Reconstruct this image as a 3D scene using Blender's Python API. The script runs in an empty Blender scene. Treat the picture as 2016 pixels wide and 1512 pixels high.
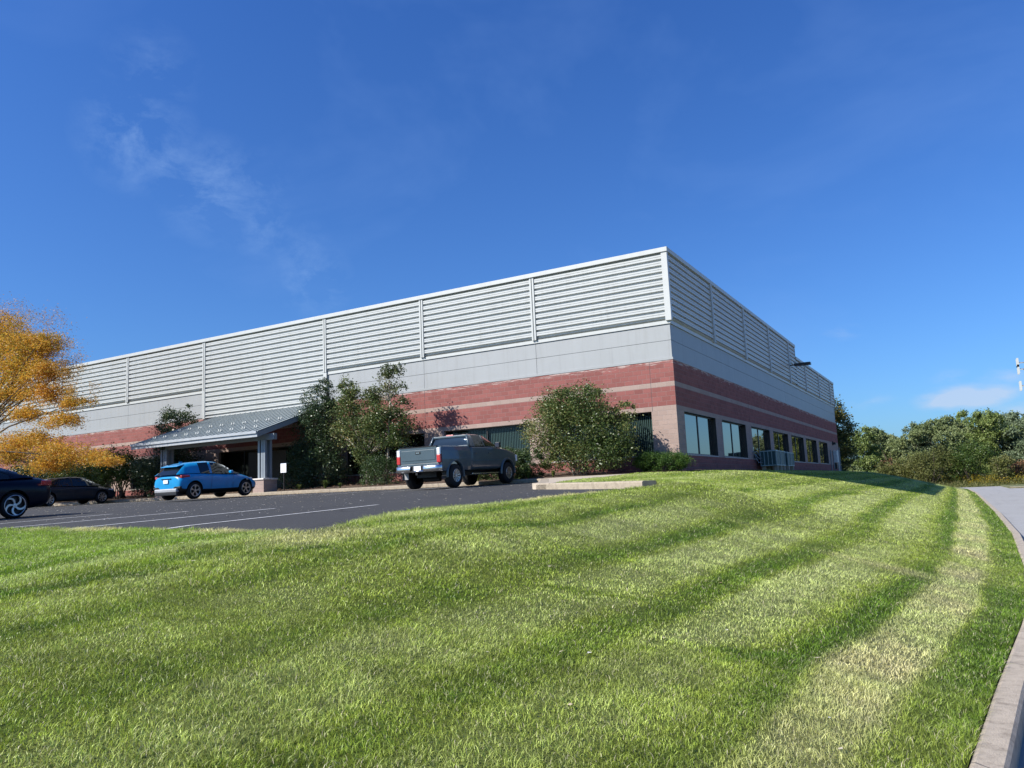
import bpy, math, random
import numpy as np
from mathutils import Vector, Matrix
rng = np.random.default_rng(7); random.seed(7)
R = math.radians
scn = bpy.context.scene
# ------------------------------------------------------------------ camera
# world frame: building corner at x=0, y=0; front wall runs to -x, side wall to +y
cd = bpy.data.cameras.new('camera'); cam = bpy.data.objects.new('camera', cd); scn.collection.objects.link(cam)
cd.sensor_width = 36; cd.lens = 36*1540.3/2016; cd.clip_start = .1; cd.clip_end = 5000
AZ, PIT, ROL = R(29.397), R(7.954), R(-2.5895)
ex = np.array([math.cos(AZ), math.sin(AZ), 0]); ey = np.array([-math.sin(AZ), math.cos(AZ), 0])
def c2w(v): return ex*v[0]+ey*v[1]+np.array([0, 0, 1])*v[2]
fw = np.array([0, math.cos(PIT), math.sin(PIT)]); up0 = np.array([0, -math.sin(PIT), math.cos(PIT)]); r0 = np.array([1., 0, 0])
rr = math.cos(ROL)*r0+math.sin(ROL)*up0; uu = -math.sin(ROL)*r0+math.cos(ROL)*up0
CAMP = np.array([10.14, -32.02, 1.6])
W = [c2w(rr), c2w(uu), c2w(-fw)]
cam.matrix_world = Matrix([[W[0][i], W[1][i], W[2][i], CAMP[i]] for i in range(3)]+[[0, 0, 0, 1]])
scn.camera = cam
FWD = c2w(fw); RGT = c2w(rr); UPV = c2w(uu)
def pixdir(px, py):
    d = FWD+(px-1008)/1540.3*RGT-(py-756)/1540.3*UPV
    return d/np.linalg.norm(d)
# ------------------------------------------------------------------ sky, sun, exposure
SUNEL = R(38); sh = np.array([-.61, -.792])
TOSUN = Vector((sh[0]*math.cos(SUNEL), sh[1]*math.cos(SUNEL), math.sin(SUNEL)))
scn.view_settings.view_transform = 'Standard'; scn.view_settings.look = 'None'
scn.view_settings.exposure = 0.63; scn.view_settings.gamma = 1
w = bpy.data.worlds.new('World'); scn.world = w; w.use_nodes = True
def N(nt, t, **k):
    n = nt.nodes.new(t)
    for a, b in k.items():
        if a.startswith('i_'):
            key = a[2:]; key = int(key) if key.isdigit() else key.replace('_', ' ')
            n.inputs[key].default_value = b
        else: setattr(n, a, b)
    return n
def LK(nt, a, b): nt.links.new(a, b)
def MATH(nt, op, a, b=None, c=None, clamp=False):
    n = nt.nodes.new('ShaderNodeMath'); n.operation = op; n.use_clamp = clamp
    for i, v in enumerate((a, b, c)):
        if v is None: continue
        if isinstance(v, (int, float)): n.inputs[i].default_value = v
        else: LK(nt, v, n.inputs[i])
    return n.outputs[0]
def MIX(nt, f, a, b, mode='MIX'):
    n = nt.nodes.new('ShaderNodeMix'); n.data_type = 'RGBA'; n.blend_type = mode
    for s, v in ((n.inputs[0], f), (n.inputs[6], a), (n.inputs[7], b)):
        if isinstance(v, (int, float)): s.default_value = v
        elif isinstance(v, (tuple, list)): s.default_value = (*v[:3], 1)
        else: LK(nt, v, s)
    return n.outputs[2]
nt = w.node_tree; nt.nodes.clear()
sky = N(nt, 'ShaderNodeTexSky', sky_type='NISHITA', sun_disc=False)
sky.sun_elevation = SUNEL; sky.sun_rotation = math.atan2(sh[0], sh[1]); sky.air_density = 1.0; sky.dust_density = .9; sky.ozone_density = 2.5
hs = N(nt, 'ShaderNodeMix', data_type='RGBA', blend_type='MULTIPLY'); hs.inputs[0].default_value = 1; LK(nt, sky.outputs[0], hs.inputs[6]); sz = N(nt, 'ShaderNodeSeparateXYZ'); tcs = N(nt, 'ShaderNodeTexCoord'); LK(nt, tcs.outputs['Generated'], sz.inputs[0])
LK(nt, MIX(nt, MATH(nt, 'MULTIPLY', MATH(nt, 'SUBTRACT', sz.outputs[2], .05), 2.0, clamp=True), (.47, .80, 1.24), (.37, .76, 1.42)), hs.inputs[7])
tc = N(nt, 'ShaderNodeTexCoord'); gd = tc.outputs['Generated']
def blob(d, radx, nscale=None):
    vm = nt.nodes.new('ShaderNodeVectorMath'); vm.operation = 'DISTANCE'; LK(nt, gd, vm.inputs[0]); vm.inputs[1].default_value = d
    return MATH(nt, 'SUBTRACT', 1.0, MATH(nt, 'DIVIDE', vm.outputs['Value'], radx), clamp=True)
def addall(l):
    a = l[0]
    for b in l[1:]: a = MATH(nt, 'MAXIMUM', a, b)
    return a
wisps = [(300, 140, .06, .5), (270, 270, .075, 1), (330, 320, .05, .8), (420, 375, .075, 1), (500, 360, .05, .7), (520, 440, .05, .8), (590, 500, .05, .6), (620, 550, .055, .9)]
mk = addall([MATH(nt, 'MULTIPLY', blob(pixdir(x, y), r*.95), s) for x, y, r, s in wisps])
mp = N(nt, 'ShaderNodeMapping'); mp.inputs['Scale'].default_value = (1, 1, 1.7); LK(nt, gd, mp.inputs['Vector'])
nz = N(nt, 'ShaderNodeTexNoise', i_Scale=13.0, i_Detail=9.0, i_Roughness=.66, i_Distortion=.25); LK(nt, mp.outputs[0], nz.inputs['Vector'])
nn = MATH(nt, 'MULTIPLY', MATH(nt, 'SUBTRACT', nz.outputs[0], .44, clamp=True), 3.0, clamp=True)
c1 = MATH(nt, 'MULTIPLY', MATH(nt, 'MULTIPLY', mk, nn), .95, clamp=True)
# broad faint veil
nz2 = N(nt, 'ShaderNodeTexNoise', i_Scale=2.6, i_Detail=5.0, i_Roughness=.6, i_Distortion=.4); LK(nt, mp.outputs[0], nz2.inputs['Vector'])
veil = MATH(nt, 'MULTIPLY', MATH(nt, 'SUBTRACT', nz2.outputs[0], .5, clamp=True), .5)
# low cumulus by the right horizon: flattened blobs
mp3 = N(nt, 'ShaderNodeMapping'); mp3.inputs['Scale'].default_value = (1, 1, 2.6); LK(nt, gd, mp3.inputs['Vector'])
def blob3(px, py, r):
    d = pixdir(px, py)*np.array([1, 1, 2.6])
    vm = nt.nodes.new('ShaderNodeVectorMath'); vm.operation = 'DISTANCE'; LK(nt, mp3.outputs[0], vm.inputs[0]); vm.inputs[1].default_value = d
    return MATH(nt, 'SUBTRACT', 1.0, MATH(nt, 'DIVIDE', vm.outputs['Value'], r), clamp=True)
low = [(1865, 788, .042, 1), (1895, 782, .05, 1), (1925, 782, .05, 1), (1955, 776, .045, .8), (1868, 742, .03, .35), (1720, 790, .035, .3), (1995, 740, .045, .5), (2005, 810, .05, .5), (1660, 655, .03, .25)]
mk3 = addall([MATH(nt, 'MULTIPLY', blob3(x, y, r), s) for x, y, r, s in low])
nz3 = N(nt, 'ShaderNodeTexNoise', i_Scale=38.0, i_Detail=5.0, i_Roughness=.55); LK(nt, mp3.outputs[0], nz3.inputs['Vector'])
c3 = MATH(nt, 'MULTIPLY', MATH(nt, 'MULTIPLY', MATH(nt, 'ADD', mk3, MATH(nt, 'MULTIPLY', MATH(nt, 'SUBTRACT', nz3.outputs[0], .5), 1.3)), mk3), 2.6, clamp=True)
m1 = MIX(nt, veil, hs.outputs[2], (2.6, 4.3, 8.2))
m2 = MIX(nt, MATH(nt, 'MULTIPLY', c1, .5), m1, (3.8, 5.6, 8.6))
m3 = MIX(nt, MATH(nt, 'MULTIPLY', c3, .62), m2, (5.0, 5.7, 7.1))
bg = N(nt, 'ShaderNodeBackground', i_Strength=.079); LK(nt, m3, bg.inputs['Color'])
wo = N(nt, 'ShaderNodeOutputWorld'); LK(nt, bg.outputs[0], wo.inputs[0])
sd = bpy.data.lights.new('sun', 'SUN'); sd.energy = 5.0; sd.angle = R(.53); sd.color = (1, .955, .88)
so = bpy.data.objects.new('sun', sd); scn.collection.objects.link(so); so.rotation_euler = TOSUN.to_track_quat('Z', 'Y').to_euler(); so.location = (-30, -30, 40)

# ------------------------------------------------------------------ helpers
col = scn.collection
def tag(o, label=None, cat=None, group=None, kind=None):
    if label: o['label'] = label
    if cat: o['category'] = cat
    if group: o['group'] = group
    if kind: o['kind'] = kind
    return o
def empty(name, loc=(0, 0, 0), rz=0, label=None, cat=None, group=None):
    o = bpy.data.objects.new(name, None); col.objects.link(o); o.location = loc; o.rotation_euler = (0, 0, rz); o.empty_display_size = .2
    return tag(o, label, cat, group)
def link(name, me, parent=None, loc=None):
    o = bpy.data.objects.new(name, me); col.objects.link(o)
    if parent: o.parent = parent
    if loc: o.location = loc
    return o
def npmesh(name, V, F, mat=None, smooth=False, attrs=None, mi=None):
    V = np.asarray(V, np.float32); me = bpy.data.meshes.new(name)
    if isinstance(F, np.ndarray) and F.ndim == 2:
        nf, k = F.shape; me.vertices.add(len(V)); me.vertices.foreach_set('co', V.ravel())
        me.loops.add(nf*k); me.loops.foreach_set('vertex_index', F.astype(np.int32).ravel())
        me.polygons.add(nf); me.polygons.foreach_set('loop_start', np.arange(0, nf*k, k, dtype=np.int32)); me.polygons.foreach_set('loop_total', np.full(nf, k, np.int32))
        me.update(calc_edges=True)
    else:
        me.from_pydata([tuple(v) for v in V.tolist()], [], F); me.update()
    for m in (mat if isinstance(mat, (list, tuple)) else [mat]):
        if m: me.materials.append(m)
    if mi is not None: me.polygons.foreach_set('material_index', np.asarray(mi, np.int32))
    if smooth: me.polygons.foreach_set('use_smooth', np.ones(len(me.polygons), bool))
    for k, (ty, a) in (attrs or {}).items():
        at = me.attributes.new(k, ty, 'POINT'); a = np.asarray(a, np.float32)
        at.data.foreach_set('color' if ty == 'FLOAT_COLOR' else 'value', a.ravel())
    return me
class MB:
    def __init__(s): s.v = []; s.f = []; s.m = []
    def box(s, x0, x1, y0, y1, z0, z1, m=0):
        b = len(s.v); s.v += [(x0, y0, z0), (x1, y0, z0), (x1, y1, z0), (x0, y1, z0), (x0, y0, z1), (x1, y0, z1), (x1, y1, z1), (x0, y1, z1)]
        for f in ((0, 3, 2, 1), (4, 5, 6, 7), (0, 1, 5, 4), (1, 2, 6, 5), (2, 3, 7, 6), (3, 0, 4, 7)): s.f.append([b+i for i in f]); s.m.append(m)
        return s
    def prism(s, pts, z0, z1, m=0):      # pts counter-clockwise (x,y); z may be functions
        b = len(s.v); n = len(pts); f0 = z0 if callable(z0) else (lambda x, y: z0); f1 = z1 if callable(z1) else (lambda x, y: z1)
        s.v += [(x, y, f0(x, y)) for x, y in pts]+[(x, y, f1(x, y)) for x, y in pts]
        s.f.append([b+i for i in range(n)][::-1]); s.f.append([b+n+i for i in range(n)]); s.m += [m, m]
        for i in range(n):
            j = (i+1) % n; s.f.append([b+i, b+j, b+n+j, b+n+i]); s.m.append(m)
        return s
    def tube(s, pts, rad, n=8, m=0, cap=True):
        pts = [Vector(p) for p in pts]; rad = rad if isinstance(rad, (list, tuple)) else [rad]*len(pts); b = len(s.v)
        for i, p in enumerate(pts):
            d = (pts[min(i+1, len(pts)-1)]-pts[max(i-1, 0)]).normalized(); q = d.to_track_quat('Z', 'Y')
            for k in range(n):
                a = 2*math.pi*k/n; s.v.append(tuple(p+q@Vector((math.cos(a)*rad[i], math.sin(a)*rad[i], 0))))
        for i in range(len(pts)-1):
            for k in range(n):
                k2 = (k+1) % n; s.f.append([b+i*n+k, b+i*n+k2, b+(i+1)*n+k2, b+(i+1)*n+k]); s.m.append(m)
        if cap:
            s.f.append([b+k for k in range(n)][::-1]); s.f.append([b+(len(pts)-1)*n+k for k in range(n)]); s.m += [m, m]
        return s
    def lathe(s, prof, n=24, axis='x', c=(0, 0, 0), m=0):   # prof: (along, radius)
        b = len(s.v)
        for a, r in prof:
            for k in range(n):
                t = 2*math.pi*k/n; u, v_ = r*math.cos(t), r*math.sin(t)
                s.v.append((c[0]+a, c[1]+u, c[2]+v_) if axis == 'x' else (c[0]+u, c[1]+a, c[2]+v_) if axis == 'y' else (c[0]+u, c[1]+v_, c[2]+a))
        for i in range(len(prof)-1):
            for k in range(n):
                k2 = (k+1) % n; s.f.append([b+i*n+k, b+i*n+k2, b+(i+1)*n+k2, b+(i+1)*n+k]); s.m.append(m)
        return s
    def quad(s, a, b_, c, d, m=0):
        b = len(s.v); s.v += [tuple(a), tuple(b_), tuple(c), tuple(d)]; s.f.append([b, b+1, b+2, b+3]); s.m.append(m); return s
    def each(s, name, mats, parent=None, bevel=0):      # one object per box
        for i in range(0, len(s.v), 8):
            q = MB(); q.v = s.v[i:i+8]; q.f = [[k-i for k in f] for f in s.f[i//8*6:i//8*6+6]]; q.m = [0]*6; q.build(name, mats, parent, bevel=bevel)
    def build(s, name, mats, parent=None, smooth=False, loc=None, bevel=0):
        me = npmesh(name, s.v, s.f, mats if isinstance(mats, (list, tuple)) else [mats], smooth, mi=s.m)
        o = link(name, me, parent, loc)
        if bevel:
            bv = o.modifiers.new('b', 'BEVEL'); bv.width = bevel; bv.segments = 2; bv.limit_method = 'ANGLE'
        return o

# ------------------------------------------------------------------ materials
def newmat(name):
    m = bpy.data.materials.new(name); m.use_nodes = True; nt = m.node_tree; b = nt.nodes['Principled BSDF']; return m, nt, b
def geo(nt): return nt.nodes.new('ShaderNodeNewGeometry').outputs['Position']
def bump(nt, b, h, dist=.01, strength=1.0):
    n = N(nt, 'ShaderNodeBump', i_Distance=dist, i_Strength=strength); LK(nt, h, n.inputs['Height']); LK(nt, n.outputs[0], b.inputs['Normal'])
def noise(nt, scale, detail=4, rough=.6, vec=None, dist=0):
    n = N(nt, 'ShaderNodeTexNoise', i_Scale=float(scale), i_Detail=float(detail), i_Roughness=rough, i_Distortion=float(dist)); LK(nt, vec or geo(nt), n.inputs['Vector']); return n.outputs[0]
def ramp(nt, fac, stops):
    n = N(nt, 'ShaderNodeValToRGB'); LK(nt, fac, n.inputs[0]); e = n.color_ramp.elements
    while len(e) < len(stops): e.new(.5)
    for i, (p, c) in enumerate(stops): e[i].position = p; e[i].color = (*c, 1)
    return n.outputs[0]
def simple(name, c, rough=.6, metal=0, var=.08, scale=6, bmp=0, bscale=60, spec=.5, coat=0):
    m, nt, b = newmat(name); f = noise(nt, scale, 5)
    d = tuple(max(0, x*(1-var*2)) for x in c); l = tuple(min(1, x*(1+var*2)) for x in c)
    LK(nt, ramp(nt, f, [(.3, d), (.7, l)]), b.inputs['Base Color'])
    b.inputs['Roughness'].default_value = rough; b.inputs['Metallic'].default_value = metal; b.inputs['Specular IOR Level'].default_value = spec
    if coat: b.inputs['Coat Weight'].default_value = coat; b.inputs['Coat Roughness'].default_value = .04
    if bmp: bump(nt, b, noise(nt, bscale, 3), bmp)
    return m
def streaky(m, amt=.35):
    nt = m.node_tree; b = nt.nodes['Principled BSDF']; src = b.inputs['Base Color'].links[0].from_socket
    mp_ = N(nt, 'ShaderNodeMapping'); mp_.inputs['Scale'].default_value = (3.5, 3.5, .22); LK(nt, geo(nt), mp_.inputs[0])
    f = MATH(nt, 'MULTIPLY', MATH(nt, 'SUBTRACT', noise(nt, 1.3, 7, .7, mp_.outputs[0]), .5, clamp=True), amt*5, clamp=True)
    LK(nt, MIX(nt, f, src, MIX(nt, 1.0, src, (.72, .70, .66), 'MULTIPLY')), b.inputs['Base Color']); return m
def cmu(name, c, mort, var=.16, white=False, splitf=.012):
    m, nt, b = newmat(name); g = geo(nt)
    sx = N(nt, 'ShaderNodeSeparateXYZ'); LK(nt, g, sx.inputs[0]); cx = N(nt, 'ShaderNodeCombineXYZ')
    LK(nt, MATH(nt, 'ADD', sx.outputs[0], sx.outputs[1]), cx.inputs[0]); LK(nt, MATH(nt, 'ADD', sx.outputs[2], -6.02+.2032*60+.003), cx.inputs[1])
    br = N(nt, 'ShaderNodeTexBrick', i_Scale=1.0, i_Mortar_Size=.011, i_Mortar_Smooth=.15, i_Brick_Width=.4064, i_Row_Height=.2032, i_Bias=0.0)
    br.inputs['Color1'].default_value = (*[x*(1-var) for x in c], 1); br.inputs['Color2'].default_value = (*[min(1, x*(1+var)) for x in c], 1); br.inputs['Mortar'].default_value = (*mort, 1)
    LK(nt, cx.outputs[0], br.inputs['Vector'])
    rough = noise(nt, 26, 6, .7); c1 = MIX(nt, MATH(nt, 'MULTIPLY', MATH(nt, 'SUBTRACT', rough, .38, clamp=True), 1.5, clamp=True), br.outputs['Color'], tuple(x*.62 for x in c))
    c1 = MIX(nt, MATH(nt, 'MULTIPLY', noise(nt, .5, 3), .35), c1, tuple(min(1, x*1.25) for x in c))
    if white:
        zz = MATH(nt, 'MULTIPLY', MATH(nt, 'SUBTRACT', sx.outputs[2], 6.62), 3.2, clamp=True)
        mp_ = N(nt, 'ShaderNodeMapping'); mp_.inputs['Scale'].default_value = (.9, .9, 7); LK(nt, g, mp_.inputs[0])
        nw = noise(nt, 1.6, 6, .75, mp_.outputs[0]); e = MATH(nt, 'MULTIPLY', MATH(nt, 'SUBTRACT', MATH(nt, 'ADD', nw, MATH(nt, 'MULTIPLY', zz, .20)), .645, clamp=True), 9, clamp=True)
        c1 = MIX(nt, MATH(nt, 'MULTIPLY', e, .75), c1, (.52, .44, .40))
    LK(nt, c1, b.inputs['Base Color']); b.inputs['Roughness'].default_value = .92; b.inputs['Specular IOR Level'].default_value = .25
    h = MATH(nt, 'ADD', MATH(nt, 'MULTIPLY', rough, 1.0), MATH(nt, 'MULTIPLY', br.outputs['Fac'], -.8)); bump(nt, b, h, splitf)
    return m
def leafmat(name, cols, trans=.25, rough=.55):
    m, nt, b = newmat(name); at = N(nt, 'ShaderNodeAttribute', attribute_name='tint')
    c = ramp(nt, at.outputs['Fac'], [(i/(len(cols)-1), x) for i, x in enumerate(cols)])
    LK(nt, c, b.inputs['Base Color']); b.inputs['Roughness'].default_value = rough; b.inputs['Specular IOR Level'].default_value = .35
    tr = N(nt, 'ShaderNodeBsdfTranslucent'); LK(nt, c, tr.inputs[0]); mx = N(nt, 'ShaderNodeMixShader', i_0=trans)
    out = nt.nodes['Material Output']; LK(nt, b.outputs[0], mx.inputs[1]); LK(nt, tr.outputs[0], mx.inputs[2]); LK(nt, mx.outputs[0], out.inputs[0])
    return m
RED = cmu('red_split_face_block', (.245, .090, .078), (.29, .18, .16), .19, white=True)
LITE = cmu('light_split_face_block', (.34, .25, .21), (.40, .32, .28), .10)
WHT = simple('white_painted_metal', (.44, .45, .43), .45, var=.015, scale=3)
RIB = simple('white_ribbed_metal', (.45, .46, .44), .42, var=.02, scale=1.2)
PAN = simple('grey_metal_panel', (.285, .295, .295), .5, var=.02, scale=.8)
streaky(PAN, .35); streaky(RIB, .4); streaky(WHT, .3)
JNT = simple('dark_joint_sealant', (.05, .055, .06), .8)
DK = simple('dark_bronze_metal', (.018, .016, .015), .4)
ROOFM = simple('roof_membrane', (.35, .35, .34), .9)
SILL = simple('cast_stone', (.42, .37, .33), .85, bmp=.003)
CONC = simple('pale_concrete', (.42, .35, .265), .9, var=.1, scale=3, bmp=.004, bscale=90)
CMET = simple('grey_painted_steel', (.20, .225, .245), .45, var=.02)
SEAM = simple('standing_seam_metal', (.23, .265, .265), .42, metal=.1, var=.04, scale=2)
GALV = simple('galvanised_fascia', (.36, .375, .385), .45, metal=.1, var=.05)
BARK = simple('bark', (.11, .085, .065), .95, var=.25, scale=14, bmp=.02, bscale=30)
BARKP = simple('pale_bark', (.30, .26, .20), .95, var=.2, scale=14, bmp=.01)
RUB = simple('tyre_rubber', (.012, .012, .013), .75, var=.1, spec=.3)
ALU = simple('machined_alloy', (.48, .48, .49), .34, metal=.9, var=.03)
BLKP = simple('black_plastic', (.012, .012, .013), .5, spec=.4)
CHR = simple('chrome', (.62, .62, .62), .22, metal=1, var=.02)
REDL = simple('red_lamp_lens', (.45, .008, .012), .15, spec=.7, coat=.6)
WHTL = simple('clear_lamp_lens', (.65, .66, .68), .15, spec=.7, coat=.5)
PLATE = simple('number_plate', (.75, .76, .78), .4, var=.05, scale=40)
def glassmat(name, base, gl, rough=.015, ior=1.9):
    m, nt, b = newmat(name); b.inputs['Base Color'].default_value = (*base, 1); b.inputs['Roughness'].default_value = .8; b.inputs['Specular IOR Level'].default_value = 0
    g = N(nt, 'ShaderNodeBsdfGlossy', i_Roughness=rough); g.inputs[0].default_value = (*gl, 1)
    fr = N(nt, 'ShaderNodeFresnel', i_IOR=ior); mx = N(nt, 'ShaderNodeMixShader'); LK(nt, MATH(nt, 'ADD', fr.outputs[0], .02, clamp=True), mx.inputs[0])
    LK(nt, b.outputs[0], mx.inputs[1]); LK(nt, g.outputs[0], mx.inputs[2]); LK(nt, mx.outputs[0], nt.nodes['Material Output'].inputs[0])
    return m
def seeglass(name, tint=.8, gl=.09):
    m, nt, b = newmat(name); t = N(nt, 'ShaderNodeBsdfTransparent'); t.inputs[0].default_value = (tint*.9, tint, tint*.98, 1)
    g = N(nt, 'ShaderNodeBsdfGlossy', i_Roughness=.02); fr = N(nt, 'ShaderNodeFresnel', i_IOR=1.5); mx = N(nt, 'ShaderNodeMixShader')
    LK(nt, MATH(nt, 'MULTIPLY', fr.outputs[0], .45), mx.inputs[0]); LK(nt, t.outputs[0], mx.inputs[1]); LK(nt, g.outputs[0], mx.inputs[2]); LK(nt, mx.outputs[0], nt.nodes['Material Output'].inputs[0])
    return m
SGL = glassmat('reflective_window_glass', (.01, .012, .013), (1, .95, .84), ior=3.0)
CGL = glassmat('tinted_car_glass', (.008, .010, .012), (.9, .95, 1), ior=1.45)
FGL = seeglass('clear_window_glass')
BLND = simple('green_grey_blind', (.10, .145, .135), .7, var=.05)
DARKIN = simple('dark_interior', (.012, .012, .012), .9)

# ------------------------------------------------------------------ terrain
def ss(a, b, v): t = np.clip((v-a)/(b-a), 0, 1); return t*t*(3-2*t)
def U(y): return np.interp(y, [-60, -34, -24.5, -20, -14, -8.5, -4.6, 0, 20, 50, 60, 68, 71], [0.5, .55, 1.35, 1.54, 1.86, 1.98, 2.12, 2.24, 2.28, 2.31, 1.6, .3, .0])
def KX(y): return np.interp(y, [-60, -32, -27, -25, -21.4, -16, -8, 4, 21, 41, 59, 62, 65, 67.5, 69.5, 70.7, 71.2], [9.3, 9.6, 9.98, 10.18, 10.58, 10.88, 11.09, 11.12, 11.03, 10.9, 10.5, 9.9, 8.4, 6, 2, -6, -60])
SX = [-99, 0, 2.4, 4, 5.5, 7.1, 8.4, 9.5, 10.5]; SZ = [1, 1, .925, .775, .605, .41, .26, .125, 0]
def terrain0(x, y):
    x0 = 3.3*(1-ss(-17, -5, y)); kx = KX(y); xx = (x-x0)/np.maximum(kx-x0, .1)*10.5
    z = sum(np.interp(xx+d, SX, SZ) for d in (-.5, -.25, 0, .25, .5))/5; w_ = ss(10.5, 9.6, xx)
    return U(y)*(z*w_+(1-w_)*np.interp(xx, SX, SZ))
def lotz(x, y): return np.interp(y, [-26.5, -24.5, -20, -14, -8.5, -4.6, 0], [1.20, 1.34, 1.5, 1.69, 1.855, 1.96, 2.1])+.005*np.clip(-np.asarray(x, float), 0, 24)
LOTE = [(-60, -20), (-30, -21.6), (-14, -23.2), (-4.8, -24.28), (-2.8, -24.5), (.2, -24.85), (2.0, -25.15), (3.3, -25.5), (3.85, -25.65), (4.05, -25.4), (3.7, -24.6), (3.35, -23.6), (3.15, -22.6), (3.5, -22), (3.95, -21.3), (3.95, -19.9), (4.3, -18.9), (4.7, -18.0), (4.75, -17.5)]
KERBL = [(4.75, -17.5), (4.2, -17.05), (3.5, -16.6), (2.6, -16.0), (1.5, -15.1), (.75, -14.5), (.45, -14.0), (.2, -13.2), (-3.7, -5.6), (-3.95, -5.1), (-4.4, -4.75), (-5.2, -4.62), (-12, -4.75), (-24, -5.2), (-40, -5.6), (-60, -5.6)]
LOT = LOTE+KERBL[1:]
def sdist(px, py, poly):
    px = np.asarray(px, float); py = np.asarray(py, float); P = np.array(poly); d = np.full(px.shape, 1e9); ins = np.zeros(px.shape, bool)
    for i in range(len(P)):
        a, b = P[i], P[(i+1) % len(P)]; e = b-a; wx, wy = px-a[0], py-a[1]; t = np.clip((wx*e[0]+wy*e[1])/(e@e), 0, 1)
        d = np.minimum(d, np.hypot(wx-e[0]*t, wy-e[1]*t))
        c = ((a[1] <= py) != (b[1] <= py)); xi = a[0]+(py-a[1])*e[0]/(e[1] if e[1] else 1e-9); ins ^= c & (px < xi)
    return np.where(ins, -d, d)
def kdist(px, py):
    d = np.full(np.shape(px), 1e9); P = np.array(KERBL)
    for i in range(len(P)-1):
        a, b = P[i], P[i+1]; e = b-a; wx, wy = px-a[0], py-a[1]; t = np.clip((wx*e[0]+wy*e[1])/(e@e), 0, 1); d = np.minimum(d, np.hypot(wx-e[0]*t, wy-e[1]*t))
    return d
WALK = [(.45, -14.0), (.75, -14.5), (1.5, -15.1), (-.9, -2.9), (-3.3, -3.0), (-4.4, -4.75), (-3.95, -5.1), (-3.7, -5.6), (.2, -13.2)]
def terrain(x, y):
    z = terrain0(x, y); d = sdist(x, y, LOT)
    near = ss(3, 0, d); z = z*(1-near)+(lotz(x, y)+.018+.12*ss(-18.5, -16.5, y))*near   # lawn meets lot / kerb top
    z = z-.35*ss(0.02, -.2, d)
    dk = kdist(x, y); z = z-.3*ss(.36, .2, dk)-.5*((np.asarray(x) < -3.6) & (np.asarray(y) > -8))
    dw = sdist(x, y, WALK); return z-.12*ss(0, -.2, dw)
def fbm(x, y, s, seed=0, oct=4):
    r_ = np.random.default_rng(seed); v = np.zeros(np.shape(x)); a = 1; t = 0
    for o in range(oct):
        for k in range(3):
            th = r_.uniform(0, 6.28); ph = r_.uniform(0, 6.28); f = s*2**o*r_.uniform(.7, 1.3)
            v = v+a*np.sin(f*(x*np.cos(th)+y*np.sin(th))+ph+1.7*np.sin(f*.6*(x*np.sin(th)-y*np.cos(th))+ph*2)); t += a*.7
        a *= .6
    return v/t
# mowing stripes (light and dark of leaning blades put into the colour) / wear, by distance from the road kerb. value -1 (deep green) .. 1 (pale)
SD = [0, .35, .5, .9, 1.02, 1.15, 1.4, 1.7, 2.1, 2.25, 2.5, 2.75, 3.3, 3.55, 3.75, 4.05, 4.4, 4.65, 4.8, 5.1, 5.6, 5.9, 6.2, 6.6, 7.0, 7.5, 8, 8.6, 9.2, 9.8, 10.5, 14, 40]
SV = [-.7, -.5, .9, .8, -.9, -.7, .1, .5, .5, -.4, -.5, .5, .6, -.7, -.6, .4, .6, .3, -.8, .1, .3, -.6, -.2, .5, .6, -.5, .2, .5, -.4, .2, .3, .1, .1]
def lawncol(x, y):
    kx = np.where(np.asarray(y) < 60, KX(np.minimum(y, 60)), 10.5)
    d = kx-x+.10*fbm(x, y, .9, 3, 3)
    far = ss(-18, -6, y); d = d*(1-far)+far*(d*.8)
    s = (1.7-.45*ss(2.2, 3.6, d))*np.interp(d+.25*fbm(x, y, .45, 19, 2)*ss(1.5, 4, d), SD, SV)*(.8+.45*fbm(x, y, .5, 9, 2)); dry = np.interp(d, [0, .38, .52, .9, 1.05, 30], [0, .1, .95, .85, 0, 0])*np.clip(.52+.75*fbm(x, y, 1.9, 5, 4), .08, .9)*(1-.45*far)
    dry = np.maximum(dry, ss(.5, 1.1, fbm(x, y, .8, 11, 4))*.6*ss(2, 1.0, np.abs(d-2.4))+ss(.75, 1.3, fbm(x, y, 1.1, 12, 4))*.4)
    dl = sdist(x, y, LOT); dry = np.maximum(dry, .9*ss(.5, .05, dl)*ss(-.1, .5, fbm(x, y, 1.5, 21, 3)))
    dp = np.hypot(x-4.2, y+25.9); dry = np.maximum(dry, .6*ss(.9, .2, dp))
    s = s+.22*fbm(x, y, 1.7, 13, 4)+.25*fbm(x, y, 6.5, 14, 3)-1.2*ss(.5, 1.0, fbm(x*.7+y*.7, (x-y)*2.2, 1.6, 15, 4)); s = np.clip(s, -1, 1)[..., None]; dry = np.clip(dry, 0, 1)[..., None]
    deep, mid, pale, dr = (np.array(c) for c in ((.115, .195, .016), (.290, .355, .055), (.435, .480, .170), (.57, .51, .26)))
    c = np.where(s < 0, mid+(deep-mid)*-s, mid+(pale-mid)*s)
    sat = (ss(6.0, 8.0, kx-x)*ss(-23, -25, np.asarray(y, float)))[..., None]; c = c*(1-.5*sat)+sat*.5*np.array([.20, .34, .015])
    return c*(1-dry)+dr*dry
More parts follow.
